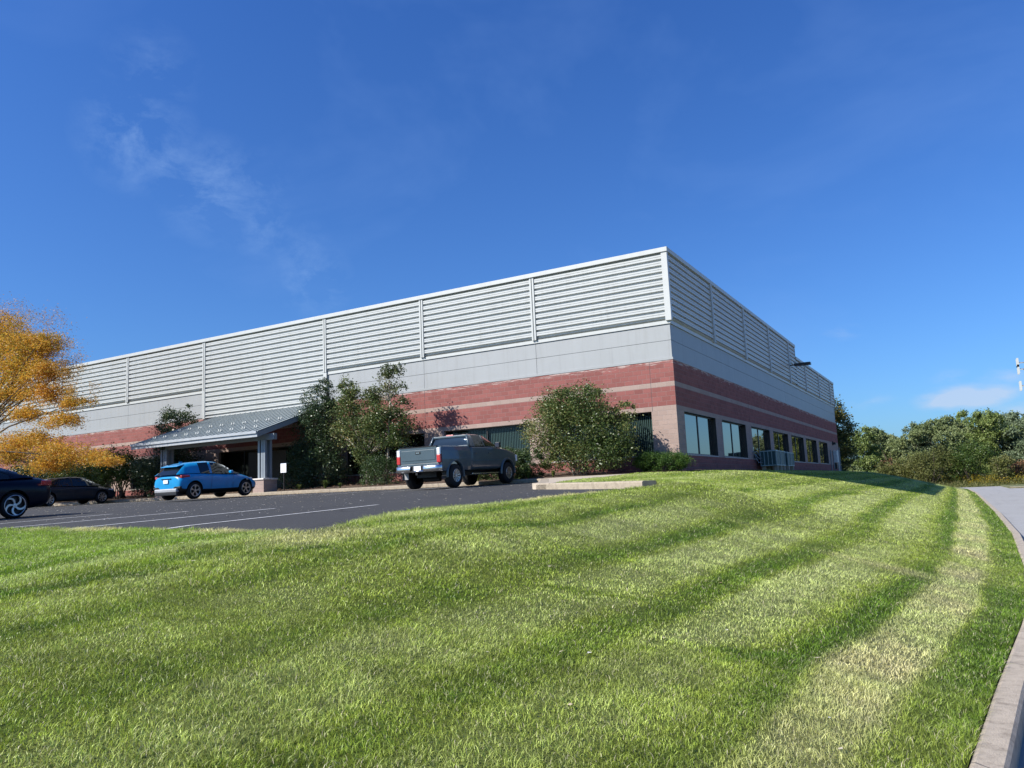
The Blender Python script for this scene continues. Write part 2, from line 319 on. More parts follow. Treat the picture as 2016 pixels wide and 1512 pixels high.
# lawn surface
ys = np.unique(np.round(np.concatenate([np.arange(-50, -36, 1), np.arange(-36, -12, .2), np.arange(-12, 6, .4), np.arange(6, 60, 1.), np.arange(60, 71.2, .4)]), 3))
ds = np.concatenate([np.arange(0, 14, .2), np.arange(14, 22, .4), np.arange(22, 80, 1.5)])
DD, YY = np.meshgrid(ds, ys); XX = KX(YY)-DD; ZZ = terrain(XX, YY)
XF = XX.copy(); nX = len(ds); nY = len(ys)
idx = np.arange(nX*nY).reshape(nY, nX); FQ = np.stack([idx[:-1, 1:], idx[:-1, :-1], idx[1:, :-1], idx[1:, 1:]], -1).reshape(-1, 4)
C = lawncol(XX, YY)*(.56+.22*ss(20, 45, YY))[..., None]  # soil-green base darkened: shade in the gaps between blades put into the colour
me = npmesh('lawn', np.stack([XX, YY, ZZ], -1).reshape(-1, 3), FQ, None, True, {'gcol': ('FLOAT_COLOR', np.concatenate([C.reshape(-1, 3), np.ones((nX*nY, 1))], 1))})
LAWN, lnt, lb = newmat('mown_lawn'); at = N(lnt, 'ShaderNodeAttribute', attribute_name='gcol')
n1 = noise(lnt, 9, 8, .75); n2 = noise(lnt, 55, 4, .7)
cc = MIX(lnt, MATH(lnt, 'MULTIPLY', MATH(lnt, 'SUBTRACT', n1, .42, clamp=True), 1.9, clamp=True), at.outputs['Color'], MIX(lnt, 1.0, at.outputs['Color'], (.62, .66, .6), 'MULTIPLY'))
cc = MIX(lnt, MATH(lnt, 'MULTIPLY', MATH(lnt, 'SUBTRACT', n2, .5, clamp=True), 2.2, clamp=True), cc, MIX(lnt, 1.0, at.outputs['Color'], (1.5, 1.42, 1.5), 'MULTIPLY'))
LK(lnt, cc, lb.inputs['Base Color']); lb.inputs['Roughness'].default_value = .9; lb.inputs['Specular IOR Level'].default_value = .2
bump(lnt, lb, MATH(lnt, 'ADD', n2, noise(lnt, 20, 5)), .05)
me.materials.append(LAWN); tag(link('lawn', me), kind='structure')
# grass blades in front of the camera
def blades():
    zones = [(3.2, 6.0, 10500, .0036, .023, 2), (6.0, 9.0, 5600, .0052, .024, 2), (9.0, 13, 3600, .0070, .022, 1), (13, 19, 1900, .0100, .024, 1), (19, 28, 800, .0145, .026, 1), (28, 40, 300, .022, .028, 1), (40, 64, 95, .035, .034, 1)]
    out = []
    f2 = np.array([FWD[0], FWD[1]]); f2 /= np.linalg.norm(f2); r2 = np.array([f2[1], -f2[0]])
    for d0, d1, den, bw, bh, kind in zones:
        area = .5*(d1**2-d0**2)*1.42; n = int(area*den)
        D = np.sqrt(rng.uniform(d0**2, d1**2, n)); T = rng.uniform(-.71, .71, n)
        x = CAMP[0]+f2[0]*D+r2[0]*D*T; y = CAMP[1]+f2[1]*D+r2[1]*D*T
        k = (x < KX(y)-.0) & (sdist(x, y, LOT) > -.02) & (kdist(x, y) > .33) & (sdist(x, y, WALK) > 0) & ~((x < .3) & (y > -2.9)) & ~((y > -4.6+.0) & (x < -1)) & (y < 60) & (rng.random(n) < .62+.38*np.clip(fbm(x, y, 3.1, 31, 3)*1.2+.6, 0, 1))
        x, y = x[k], y[k]; n = len(x); z = terrain(x, y)
        c = lawncol(x, y); c = c*rng.uniform(.55, 1.6, (n, 1))*np.clip(1+.30*fbm(x, y, 5.0, 77, 3)+.32*fbm(x, y, 17.0, 78, 3), .25, 2)[:, None]; st = rng.random(n) < .06
        c[st] = np.array([.5, .45, .28])*rng.uniform(.7, 1.2, (st.sum(), 1))
        h = bh*rng.uniform(.45, 1.5, n)*np.clip(1+.3*fbm(x, y, 1.3, 41, 3)+.45*fbm(x, y, 8.0, 42, 3), .3, 2.4); dl = np.minimum(KX(y)-x, sdist(x, y, LOT)); h *= 1+.6*ss(.25, 0, dl)
        wd = bw*rng.uniform(.7, 1.3, n); a = rng.uniform(0, 2*np.pi, n); wx, wy = np.cos(a)*wd/2, np.sin(a)*wd/2
        lean = rng.uniform(.2, 1.9, n)*h; la = rng.normal(2.2+2.2*fbm(x, y, 1.9, 51, 3), 1.9, n); lx, ly = np.cos(la)*lean, np.sin(la)*lean
        if kind == 2:
            V = np.stack([[x-wx, y-wy, z-.004], [x+wx, y+wy, z-.004], [x+wx*.8+lx*.35, y+wy*.8+ly*.35, z+h*.6], [x-wx*.8+lx*.35, y-wy*.8+ly*.35, z+h*.6], [x+lx, y+ly, z+h*.92]], 0).transpose(2, 0, 1)
            out.append((V.reshape(-1, 3), 5, n, c))
        else:
            V = np.stack([[x-wx, y-wy, z-.004], [x+wx, y+wy, z-.004], [x+lx, y+ly, z+h]], 0).transpose(2, 0, 1); out.append((V.reshape(-1, 3), 3, n, c))
    Vs = []; tri = []; base = 0; cols = []
    for V, k, n, c in out:
        i = base+np.arange(n)[:, None]*k; Vs.append(V); cols.append(np.repeat(c, k, 0))
        if k == 5: tri += [i+[0, 1, 2], i+[0, 2, 3], i+[3, 2, 4]]
        else: tri.append(i+[0, 1, 2])
        base += n*k
    V = np.concatenate(Vs); Fa = np.concatenate(tri); cc_ = np.concatenate(cols)
    return npmesh('grass', V, Fa, None, False, {'gcol': ('FLOAT_COLOR', np.concatenate([cc_, np.ones((len(cc_), 1))], 1))})
me = blades()
GR, gnt, gb = newmat('grass_blades'); at = N(gnt, 'ShaderNodeAttribute', attribute_name='gcol')
gb.inputs['Roughness'].default_value = .45; gb.inputs['Specular IOR Level'].default_value = .4; LK(gnt, at.outputs['Color'], gb.inputs['Base Color'])
tr = N(gnt, 'ShaderNodeBsdfTranslucent'); LK(gnt, MIX(gnt, 1.0, at.outputs['Color'], (1.25, 1.3, .8), 'MULTIPLY'), tr.inputs[0]); mx = N(gnt, 'ShaderNodeMixShader', i_0=.28)
LK(gnt, gb.outputs[0], mx.inputs[1]); LK(gnt, tr.outputs[0], mx.inputs[2]); LK(gnt, mx.outputs[0], gnt.nodes['Material Output'].inputs[0])
me.materials.append(GR); tag(link('grass', me), 'short mown grass covering the sloping lawn', 'grass', kind='stuff')
# wide ground, road, lot, kerbs, walk, mulch bed
FIELD, fnt, fb = newmat('field_ground'); LK(fnt, ramp(fnt, noise(fnt, .35, 8, .7), [(.3, (.07, .085, .03)), (.5, (.12, .13, .045)), (.7, (.19, .165, .075))]), fb.inputs['Base Color']); fb.inputs['Roughness'].default_value = 1
MB().quad((-900, -300, -.30), (1200, -300, -.30), (1200, 2200, -.30), (-900, 2200, -.30)).build('ground', FIELD)['kind'] = 'structure'
def asphalt(name, c, sp, streak=0):
    m, nt, b = newmat(name); n = noise(nt, 120, 4, .7); l = noise(nt, .35, 5, .65); k = ramp(nt, n, [(.35, tuple(x*.7 for x in c)), (.6, c), (.78, sp)])
    mpx = N(nt, 'ShaderNodeMapping'); mpx.inputs['Scale'].default_value = (1, .07, 1); LK(nt, geo(nt), mpx.inputs[0])
    k = MIX(nt, MATH(nt, 'MULTIPLY', l, .5), k, tuple(x*1.35 for x in c)); k = MIX(nt, MATH(nt, 'MULTIPLY', MATH(nt, 'SUBTRACT', noise(nt, 2.2, 3, .5, mpx.outputs[0]), .5, clamp=True), 1.2, clamp=True), k, tuple(x*.6 for x in c))
    vo = N(nt, 'ShaderNodeTexVoronoi', feature='DISTANCE_TO_EDGE', i_Scale=.22); wv_ = N(nt, 'ShaderNodeVectorMath', operation='ADD'); LK(nt, geo(nt), wv_.inputs[0]); nv = N(nt, 'ShaderNodeTexNoise', i_Scale=1.2, i_Detail=6.0); LK(nt, geo(nt), nv.inputs['Vector']); LK(nt, nv.outputs['Color'], wv_.inputs[1]); LK(nt, wv_.outputs[0], vo.inputs['Vector'])
    k = MIX(nt, MATH(nt, 'MULTIPLY', MATH(nt, 'LESS_THAN', vo.outputs['Distance'], .004), .6), k, tuple(x*.4 for x in c))
    k = MIX(nt, MATH(nt, 'MULTIPLY', MATH(nt, 'SUBTRACT', noise(nt, 1.1, 4, .6), .6, clamp=True), 3, clamp=True), k, tuple(x*.62 for x in c))
    LK(nt, k, b.inputs['Base Color']); b.inputs['Roughness'].default_value = .85; b.inputs['Specular IOR Level'].default_value = .35; bump(nt, b, n, .006); return m
ASL = asphalt('lot_asphalt', (.045, .044, .043), (.10, .10, .095)); ASR = asphalt('road_asphalt', (.31, .305, .295), (.42, .41, .39))
r_ = MB(); r_.quad((5, -60, -.15), (70, -60, -.15), (70, 64, -.15), (5, 64, -.15)); r_.quad((-60, 64, -.15), (70, 64, -.15), (70, 79, -.15), (-60, 79, -.15)); r_.build('road', ASR)['kind'] = 'structure'
xs_ = np.arange(-60, 5, 1.0); ys_ = np.arange(-26, -4, 1.)
# lot surface: triangulated polygon cut from a grid
import bmesh
bm = bmesh.new()
bvs = [bm.verts.new((x, y, 0)) for x, y in LOT]; bm.faces.new(bvs); 
for yc in (-24.5, -22, -20, -17, -14, -11, -8.5, -6.5):
    bmesh.ops.bisect_plane(bm, geom=bm.verts[:]+bm.edges[:]+bm.faces[:], plane_co=(0, yc, 0), plane_no=(0, 1, 0))
for xc in (-24, -12, 0):
    bmesh.ops.bisect_plane(bm, geom=bm.verts[:]+bm.edges[:]+bm.faces[:], plane_co=(xc, 0, 0), plane_no=(1, 0, 0))
for v in bm.verts: v.co.z = float(lotz(v.co.x, v.co.y))
bmesh.ops.recalc_face_normals(bm, faces=bm.faces); bmesh.ops.triangulate(bm, faces=bm.faces)
if sum(f.normal.z for f in bm.faces) < 0: bmesh.ops.reverse_faces(bm, faces=bm.faces)
me = bpy.data.meshes.new('parking_lot'); bm.to_mesh(me); bm.free(); me.materials.append(ASL); link('parking_lot', me)['kind'] = 'structure'
PAINT, pnt, pb = newmat('worn_white_paint'); LK(pnt, ramp(pnt, noise(pnt, 14, 6, .7), [(.33, (.25, .25, .25)), (.5, (.62, .62, .6))]), pb.inputs['Base Color']); pb.inputs['Roughness'].default_value = .8
st = MB()
def stripe(x, y0, y1, wd=.1):
    n = max(2, int((y1-y0)/.5)+1)
    for a, b_ in zip(np.linspace(y0, y1, n)[:-1], np.linspace(y0, y1, n)[1:]):
        st.quad(*[(xx_, yy_, float(lotz(xx_, yy_))+.006) for xx_, yy_ in ((x-wd/2, a), (x+wd/2, a), (x+wd/2, b_), (x-wd/2, b_))])
for i in range(9): stripe(.35-2.74*i, -24.9+.1*i, -20.1)
for i in range(13): stripe(-4.75-2.74*i, -10.4, -5.6)
st.build('lot_marking', PAINT)['kind'] = 'structure'
def sweep(name, line, wd, h0, h1, mat, zf, side=1):
    """kerb: line = list of (x,y) at its lower face; widened to the left (side=1) of travel"""
    P = np.array(line, float); t = np.gradient(P, axis=0); t /= np.linalg.norm(t, axis=1)[:, None]; nrm = np.stack([-t[:, 1], t[:, 0]], 1)*side
    b = MB(); prof = [(0, h0), (0, h1-.03), (.012, h1-.01), (.035, h1), (wd-.02, h1), (wd, h1-.02), (wd, h0)]; k = len(prof)
    for i in range(len(P)):
        zb = zf(P[i][0], P[i][1])
        for a, h in prof: q = P[i]+nrm[i]*a; b.v.append((q[0], q[1], zb+h))
    for i in range(len(P)-1):
        for j in range(k-1):
            f = [i*k+j, (i+1)*k+j, (i+1)*k+j+1, i*k+j+1]; b.f.append(f if side == -1 else f[::-1]); b.m.append(0)
    b.f += [list(range(k)), [(len(P)-1)*k+j for j in range(k)]]; b.m += [0, 0]
    o = b.build(name, mat); o['kind'] = 'structure'; return o
def resample(line, st_):
    P = np.array(line, float); s = np.r_[0, np.cumsum(np.hypot(*np.diff(P, axis=0).T))]; u = np.linspace(0, s[-1], max(2, int(s[-1]/st_)+1)); return np.stack([np.interp(u, s, P[:, 0]), np.interp(u, s, P[:, 1])], 1)
def kerbmat(name, c, dark):
    m, nt, b = newmat(name); g = geo(nt); s = N(nt, 'ShaderNodeSeparateXYZ'); LK(nt, g, s.inputs[0])
    fr = MATH(nt, 'FRACT', MATH(nt, 'DIVIDE', MATH(nt, 'ADD', s.outputs[0], s.outputs[1]), 3.05)); j = MATH(nt, 'LESS_THAN', MATH(nt, 'ABSOLUTE', MATH(nt, 'SUBTRACT', fr, .5)), .0028)
    n = noise(nt, 7, 8, .75); n2_ = noise(nt, 90, 3)
    k = ramp(nt, n, [(.32, dark), (.5, c), (.72, tuple(min(1, x*1.22) for x in c))]); k = MIX(nt, MATH(nt, 'MULTIPLY', MATH(nt, 'SUBTRACT', n2_, .55, clamp=True), 2, clamp=True), k, dark)
    k = MIX(nt, MATH(nt, 'MULTIPLY', j, .8), k, (.06, .055, .05)); LK(nt, k, b.inputs['Base Color']); b.inputs['Roughness'].default_value = .92; bump(nt, b, MATH(nt, 'ADD', n, n2_), .006); return m
KRB = kerbmat('weathered_kerb_concrete', (.37, .31, .24), (.22, .18, .135)); KRL = kerbmat('tan_kerb_concrete', (.33, .275, .20), (.22, .18, .13))
rk = [(float(KX(y)), y) for y in np.arange(-50, 60, 1.0)]+[(float(KX(y)), y) for y in (60, 62, 63.5, 65, 66.3, 67.5, 68.6, 69.5, 70.2, 70.7)]
sweep('road_kerb', rk, .19, -.2, .012, KRB, lambda x, y: 0, -1)
sweep('lot_kerb', resample(KERBL, .6), .32, -.1, .15, KRL, lambda x, y: float(lotz(x, y)), -1)
fk = [(14.2, 62.5), (16, 61.6), (19, 61.2), (30, 61), (60, 61)]
sweep('far_kerb', fk, .2, -.2, .0, KRB, lambda x, y: 0, 1)
r_ = MB(); r_.prism([(x, y) for x, y in fk]+[(60, 79), (14, 79)], -.18, -.03); r_.build('verge', FIELD)['kind'] = 'structure'
wz = lambda x, y: float(lotz(x, y))+.146
MB().prism(WALK[::-1] if False else WALK, lambda x, y: wz(x, y)-.2, wz).build('sidewalk', CONC)['kind'] = 'structure'
MULCH, mnt, mb_ = newmat('leafy_mulch'); n = noise(mnt, 28, 6, .8); LK(mnt, ramp(mnt, n, [(.3, (.03, .02, .013)), (.5, (.10, .065, .04)), (.62, (.24, .15, .09)), (.72, (.38, .27, .18))]), mb_.inputs['Base Color']); mb_.inputs['Roughness'].default_value = 1; bump(mnt, mb_, n, .05)
gx = np.concatenate([np.arange(-60, -6, .8), np.arange(-6, 1.01, .25)]); gy = np.linspace(-5.6, -.02, 14); GX, GY = np.meshgrid(gx, gy)
kb = np.interp(GX, [-60, -40, -24, -12, -5.2, -4.2, -3.2, -1, 1.0], [-5.3, -5.28, -4.88, -4.43, -4.3, -4.3, -3.02, -2.9, -1.9]); GY = kb+(GY+5.6)/5.58*(-.02-kb)
GZ = np.where(True, lotz(GX, kb)+.13+(GY-kb)*.07, 0)+.03*fbm(GX, GY, 2.2, 61, 3); GZ = np.maximum(GZ, 2.10+.02*GX*0); GZ = np.where(GX > -3.4, np.maximum(terrain0(GX, GY)+.03, 2.17+(GY-kb)*.03), GZ)
idx = np.arange(GX.size).reshape(GX.shape); FQ = np.stack([idx[:-1, :-1], idx[:-1, 1:], idx[1:, 1:], idx[1:, :-1]], -1).reshape(-1, 4)
me = npmesh('mulch_bed', np.stack([GX, GY, GZ], -1).reshape(-1, 3), FQ, MULCH, True); link('mulch_bed', me)['kind'] = 'structure'
def bedz(x, y): return 2.2+max(0, y+4.4)*.05+(.0 if x > -10 else .04)

# fallen leaves: little curled quads
def litter(name, xs, ys_, zs, size, cols, label):
    n = len(xs); a = rng.uniform(0, 6.28, n); s = size*rng.uniform(.5, 1.4, n); ca, sa = np.cos(a)*s, np.sin(a)*s; q = rng.uniform(.1, .5, n)*s
    V = np.stack([[xs-ca, ys_-sa, zs+.004], [xs+sa*.6, ys_-ca*.6, zs+q], [xs+ca, ys_+sa, zs+.006], [xs-sa*.6, ys_+ca*.6, zs+q*.6]], 0).transpose(2, 0, 1).reshape(-1, 3)
    me = npmesh(name, V, np.arange(4*n).reshape(n, 4), leafmat(name+'_surface', cols, .1), False, {'tint': ('FLOAT', np.repeat(rng.random(n), 4))})
    return tag(link(name, me), label, 'leaf litter', kind='stuff')
n = 5200; x = -4-rng.random(n)**1.0*50; kx_ = np.interp(-x, [4.2, 12, 24, 60], [-4.7, -4.8, -5.2, -5.6]); y = kx_-np.abs(rng.normal(0, .55, n))*np.clip(.25+(-x-6)/16, .2, 1.3)
litter('fallen_leaves', x, y, lotz(x, y), .035, [(.55, .38, .16), (.45, .24, .08), (.62, .5, .3), (.3, .16, .07)], 'orange and tan fallen leaves gathered along the lot kerb')
n = 1500; x = rng.uniform(-26, 3, n); y = rng.uniform(-22.5, -5.5, n); k = sdist(x, y, LOT) < -.1; x, y = x[k], y[k]
litter('scattered_leaf_bits', x, y, lotz(x, y), .022, [(.75, .72, .62), (.6, .5, .3), (.85, .84, .8)], 'pale leaf bits scattered over the dark parking lot asphalt')
n = 4000; x = -rng.random(n)*46+.5; y = rng.uniform(-4.2, -.4, n); k = y > np.interp(x, [-46, -12, -4.4, -3.2, .5], [-5, -4.3, -4.2, -2.9, -2.1]); x, y = x[k], y[k]
zz = lotz(x, -4.6)+.19+(y+4.4)*.07; zz = np.where(x > -3.4, 2.26+(y+3)*.03, zz)
litter('bed_leaves', x, y, zz, .05, [(.42, .3, .2), (.25, .14, .08), (.5, .4, .3)], 'dry brown leaves lying on the mulch bed')
n = 420; x = rng.uniform(-8, 10, n); y = rng.uniform(-29, 2, n); k = (sdist(x, y, LOT) > .3) & (x > -1) & (x < KX(y)-.2) & (sdist(x, y, WALK) > .2) & (y < -3.2); x, y = x[k], y[k]
litter('lawn_leaves', x, y, terrain(x, y)+.02, .022, [(.6, .55, .4), (.5, .36, .18), (.75, .72, .62)], 'few pale dry leaves dropped on the lawn')
# ------------------------------------------------------------------ warehouse
wh = empty('warehouse', (0, 0, 0), 0, 'long red block and grey metal warehouse with white ribbed screen above', 'building')
ZT, ZG, ZM, ZB, ZR = 11.86, 8.51, 7.80, 7.05, 6.95
LX = -62.0; LY = 50.1
FW = [(-7.05, -1.11), (-11.95, -7.75) if False else (-12.2, -7.09)]
front_open = [(-6.1, -1.11), (-11.9, -7.09), (-18.3, -13.09), (-28.2, -20.2), (-36.5, -31.5), (-44, -38.5), (-52, -46.5)]
side_open = [(1.06, 6.05), (7.22, 12.2), (13.59, 18.5), (19.59, 24.5), (25.76, 30.65), (31.73, 36.75), (38.08, 42.85)]
H0, H1 = 2.95, 4.80
wl = MB()
def walls(m):
    # horizontal bands on both faces, front strip at y 0..0.35, side strip at x -0.35..0
    def band(z0, z1, mi):
        wl.box(LX, 0, 0, .35, z0, z1, mi); wl.box(-.35, 0, .35, LY, z0, z1, mi)
    band(6.02, ZR, 0); band(5.8168, 6.02, 1); band(5.0, 5.8168, 0); band(H1, 5.0, 1)
    band(1.2, H0-.06, 0)
    # piers
    prev = 0
    for a, b_ in front_open: wl.box(b_, prev, 0, .35, H0-.06, H1, 1); prev = a
    wl.box(LX, prev, 0, .35, H0-.06, H1, 1)
    prev = .35
    for a, b_ in side_open: wl.box(-.35, 0, prev, a, H0-.06, H1, 1); prev = b_
    wl.box(-.35, 0, prev, LY, H0-.06, H1, 1)
walls(0)
wl.box(LX, -.35, LY-.35, LY, 1.2, ZR, 0); wl.box(LX, LX+.35, .35, LY-.35, 1.2, ZR, 0)
wall = wl.build('block_wall', [RED, LITE], wh)
j = MB(); j.box(-1.062, -1.05, -.004, .002, 4.8, ZR); [j.box(x-.006, x+.006, -.004, .002, 5.0, ZR) for x in (-13.0, -19.6)]; [j.box(-.002, .004, y-.006, y+.006, 5.0, ZR) for y in (13.3, 31)]; j.each('control_joint', JNT, wall)
# cap strip and grey panels (front plane y=0.03 recessed, side x=-0.03)
cp = MB(); cp.box(LX, .02, -.02, .3, ZR, ZB); cp.box(-.3, .02, .3, LY+.02, ZR, ZB); cp.build('base_flashing', PAN, wh)
POSTX = [0, -6.55, -13.01, -19.61, -29.47, -36.94, -44.38, -51.8, -59.2]; POSTY = [6.78, 13.52, 20.32, 27.2, 33.95, 40.7, 47.45]
gp = MB(); g = .008
def fpanel(x0, x1, z0, z1): gp.box(x0+g, x1-g, .03, .2, z0+g, z1-g)
for i in range(len(POSTX)-1):
    if i == 3: continue
    a, b_ = POSTX[i+1], POSTX[i]
    if i == 0: b_ = -.03+g
    fpanel(a, b_, ZB, ZM); fpanel(a, b_, ZM, ZG)
for a, b_ in zip([.2]+[25.0], [25.0, LY]):
    gp.box(-.2, -.03, a+g, b_-g, ZB+g, ZM-g); gp.box(-.2, -.03, a+g, b_-g, ZM+g, ZG-g)
gp.each('grey_panel', PAN, wh)
bk = MB(); bk.box(LX, -.05, .05, .3, ZB, ZT-.3); bk.box(-.3, -.05, .3, 29.95, ZB, ZT-.3); bk.box(-.3, -.05, 29.95, LY, ZB, 10.7); bk.box(LX, -.3, .3, LY-.3, 9.9, 10.1, 1); bk.box(LX, -.3, LY-.3, LY, ZR, 10.7); bk.box(LX, LX+.3, .3, LY-.3, ZR, 10.7); bk.build('backing_wall', [JNT, ROOFM], wh)
# ribbed screen
def ribprof(z0, z1, pitch=.2835):
    P = []; z = z1
    while z > z0+.02:
        zn = max(z-pitch, z0)
        for dz, dd in ((0, .0), (-.074, .0), (-.097, .105), (-.168, .105), (-.172, .088), (-.182, .088), (-.186, .105), (-.268, .105), (-.278, .0)):
            zz_ = z+dz
            if zz_ >= zn-1e-6: P.append((zz_, dd))
        z = zn
    P.append((z0, 0)); return P
def ribs(name, axis, a0, a1, z0, z1, parent):
    P = ribprof(z0, z1); b = MB()
    for i, (z, d) in enumerate(P):
        if axis == 'x': b.v += [(a0, -d+.03, z), (a1, -d+.03, z)]
        else: b.v += [(d-.03, a0, z), (d-.03, a1, z)]
    for i in range(len(P)-1): b.f.append([2*i, 2*i+2, 2*i+3, 2*i+1]); b.m.append(0)
    return b.build(name, RIB, parent)
for i in range(len(POSTX)-1):
    z0 = 6.95 if i == 3 else ZG+.15
    ribs('ribbed_panel', 'x', POSTX[i+1]+.1, POSTX[i]-(.1 if i else .02), z0, ZT-.2, wh)
yy = [.02]+POSTY+[LY]
for i in range(len(yy)-1):
    a, b_ = yy[i], yy[i+1]
    if a < 29.95 < b_:
        ribs('ribbed_panel', 'y', a+.06, 29.95, ZG+.15, ZT-.2, wh); ribs('ribbed_panel', 'y', 29.95, b_-.06, ZG+.15, 10.76, wh)
    else: ribs('ribbed_panel', 'y', a+.04, b_-.06, ZG+.15, (ZT-.2) if a < 29.9 else 10.76, wh)
def post(axis, c, z0, z1):
    b = MB()
    if axis == 'x': b.box(c-.11, c-.025, -.11, .03, z0, z1); b.box(c+.025, c+.11, -.11, .03, z0, z1); b.box(c-.025, c+.025, -.05, .03, z0, z1)
    else: b.box(-.03, .13, c-.13, c-.03, z0, z1); b.box(-.03, .13, c+.03, c+.13, z0, z1); b.box(-.03, .08, c-.03, c+.03, z0, z1)
    return b.build('screen_post', WHT, wh)
for x in POSTX[1:]: post('x', x, (6.95 if x in (-29.47,) else ZG+.13), ZT-.2)
for y in POSTY: post('y', y, ZG+.13, ZT-.2 if y < 29 else 10.76)
b = MB(); b.box(-.155, .105, -.115, .03, ZG+.13, ZT-.2); b.box(-.03, .105, .03, .08, ZG+.13, ZT-.2); b.build('corner_post', WHT, wh)
b = MB(); b.box(-.03, .10, LY-.1, LY+.05, ZG, 10.76); b.box(-.03, .10, 29.9, 30.0, 10.9, ZT-.2); b.each('end_post', WHT, wh)
b = MB(); b.box(LX, .14, -.16, .25, ZT-.2, ZT); b.box(-.3, .14, .25, 30.02, ZT-.2, ZT); b.box(-.3, .14, 30.02, LY+.06, 10.76, 10.96); b.box(LX, -.3, LY-.3, LY, 10.76, 10.96)
b.build('cornice', WHT, wh, bevel=.008)
b = MB(); b.box(-19.71, .02, -.02, .03, ZG, ZG+.15); b.box(LX, -29.4, -.02, .03, ZG, ZG+.15); b.box(-.03, .02, .03, LY, ZG, ZG+.15); b.each('screen_sill', WHT, wh)
b = MB(); b.box(-29.60, -29.34, -.10, .03, 6.9, ZG+.13); b.box(-19.74, -19.5, -.08, .03, 6.9, ZG+.13); b.each('screen_edge_trim', WHT, wh)
# windows
def fwindow(x0, x1, blinds=True, n=2):
    z0, z1 = H0, H1; y0 = .17; f = MB(); t = .055
    f.box(x0, x1, y0, y0+.08, z1-t, z1); f.box(x0, x1, y0, y0+.08, z0, z0+t); f.box(x0, x0+t, y0, y0+.08, z0+t, z1-t); f.box(x1-t, x1, y0, y0+.08, z0+t, z1-t)
    for k in range(1, n): xm = x0+(x1-x0)*k/n; f.box(xm-.03, xm+.03, y0, y0+.08, z0+t, z1-t)
    fr = f.build('window', DK, wh)
    MB().quad((x0+t, y0+.04, z0+t), (x1-t, y0+.04, z0+t), (x1-t, y0+.04, z1-t), (x0+t, y0+.04, z1-t)).build('pane', FGL, fr)
    MB().box(x0, x1, y0+.65, y0+.7, z0-.3, z1+.2).build('dark_room', DARKIN, fr)
    MB().box(x0, x1, -.015, y0, z0-.06, z0).build('sill', SILL, fr)
    if blinds:
        s = MB(); x = x0+.06
        while x < x1-.1: s.quad((x, y0+.16, z0+.03), (x+.075, y0+.115, z0+.03), (x+.075, y0+.115, z1-.1), (x, y0+.16, z1-.1)); x += .088
        s.build('blinds', BLND, fr)
def swindow(a, b_):
    z0, z1 = H0, H1; x0 = -.17; t = .06; f = MB(); m = (a+b_-.0)/2
    f.box(x0-.08, x0, a, b_, z1-t, z1); f.box(x0-.08, x0, a, b_, z0, z0+t); f.box(x0-.08, x0, a, a+t, z0+t, z1-t); f.box(x0-.08, x0, b_-t, b_, z0+t, z1-t); f.box(x0-.08, x0, m-.05, m+.05, z0+t, z1-t)
    f.box(x0, -.002, b_-.012, b_-.001, z0, z1); f.box(x0, -.002, a, b_-.012, z1-.012, z1-.001)
    fr = f.build('window', DK, wh)
    MB().quad((x0-.03, a+t, z0+t), (x0-.03, b_-t, z0+t), (x0-.03, b_-t, z1-t), (x0-.03, a+t, z1-t)).build('pane', SGL, fr)
    MB().box(x0, .02, a, b_, z0-.06, z0).build('sill', SILL, fr)
for i, (a, b_) in enumerate(front_open):
    fwindow(a, b_, i < 2, 4 if i == 3 else 2)
for a, b_ in side_open: swindow(a, b_)
# entrance doors under the canopy
b = MB(); b.box(-25.6, -22.6, -.06, -.005, 2.2, 4.6); b.box(-24.15, -24.05, -.08, -.06, 2.2, 4.6); b.build('entrance_door', [DK], wh)
# east end door, conduits, cabinet, lamp
b = MB(); b.box(.0, .04, 48.6, 49.7, 2.2, 4.35); o = b.build('service_door', CMET, wh); MB().box(.04, .1, 48.7, 48.76, 3.2, 3.35).build('handle', CHR, o)
for y in (44.0, 45.6, 49.95): MB().tube([(.06, y, 2.1), (.06, y, 4.2 if y < 49.9 else 4.6)], .045, 8).build('conduit', CMET, wh)
MB().box(.005, .3, 46.2, 47.2, 3.1, 4.2).build('electrical_cabinet', simple('cabinet_paint', (.5, .52, .5), .5), wh, bevel=.01)
MB().box(.005, .2, 46.3, 46.7, 2.5, 3.05).build('meter_box', DK, wh)
b = MB(); b.box(.02, .32, 45.9, 46.3, 4.75, 4.95); b.box(.0, .1, 46.05, 46.15, 4.7, 5.05); b.build('wall_lamp', DK, wh)
b = MB(); b.box(.13, .5, 27.15, 27.25, 9.9, 9.97); b.box(.45, 1.55, 26.95, 27.45, 9.84, 10.02); b.build('floodlight', DK, wh, bevel=.01)
# canopy
CX0, CX1, CY, ZE, ZW = -28.4, -18.9, -5.5, 5.09, 6.97
sl = (ZW-ZE)/(0-CY); rz_ = lambda y: ZE+(y-CY)*sl
b = MB(); b.quad((CX0, CY, ZE), (CX1, CY, ZE), (CX1, -.03, rz_(-.03)), (CX0, -.03, rz_(-.03)))
x = CX0
while x < CX1+.01:
    b.v += []; y0_, y1_ = CY, -.03
    for (xa, xb) in ((x-.02, x+.02),):
        k = len(b.v); b.v += [(xa, y0_, ZE), (xb, y0_, ZE), (xb, y1_, rz_(y1_)), (xa, y1_, rz_(y1_)), (xa, y0_, ZE+.035), (xb, y0_, ZE+.035), (xb, y1_, rz_(y1_)+.035), (xa, y1_, rz_(y1_)+.035)]
        for f in ((4, 5, 6, 7), (0, 1, 5, 4), (1, 2, 6, 5), (3, 0, 4, 7)): b.f.append([k+i for i in f]); b.m.append(0)
    x += .4318
cn = b.build('entrance_canopy', SEAM, wh)
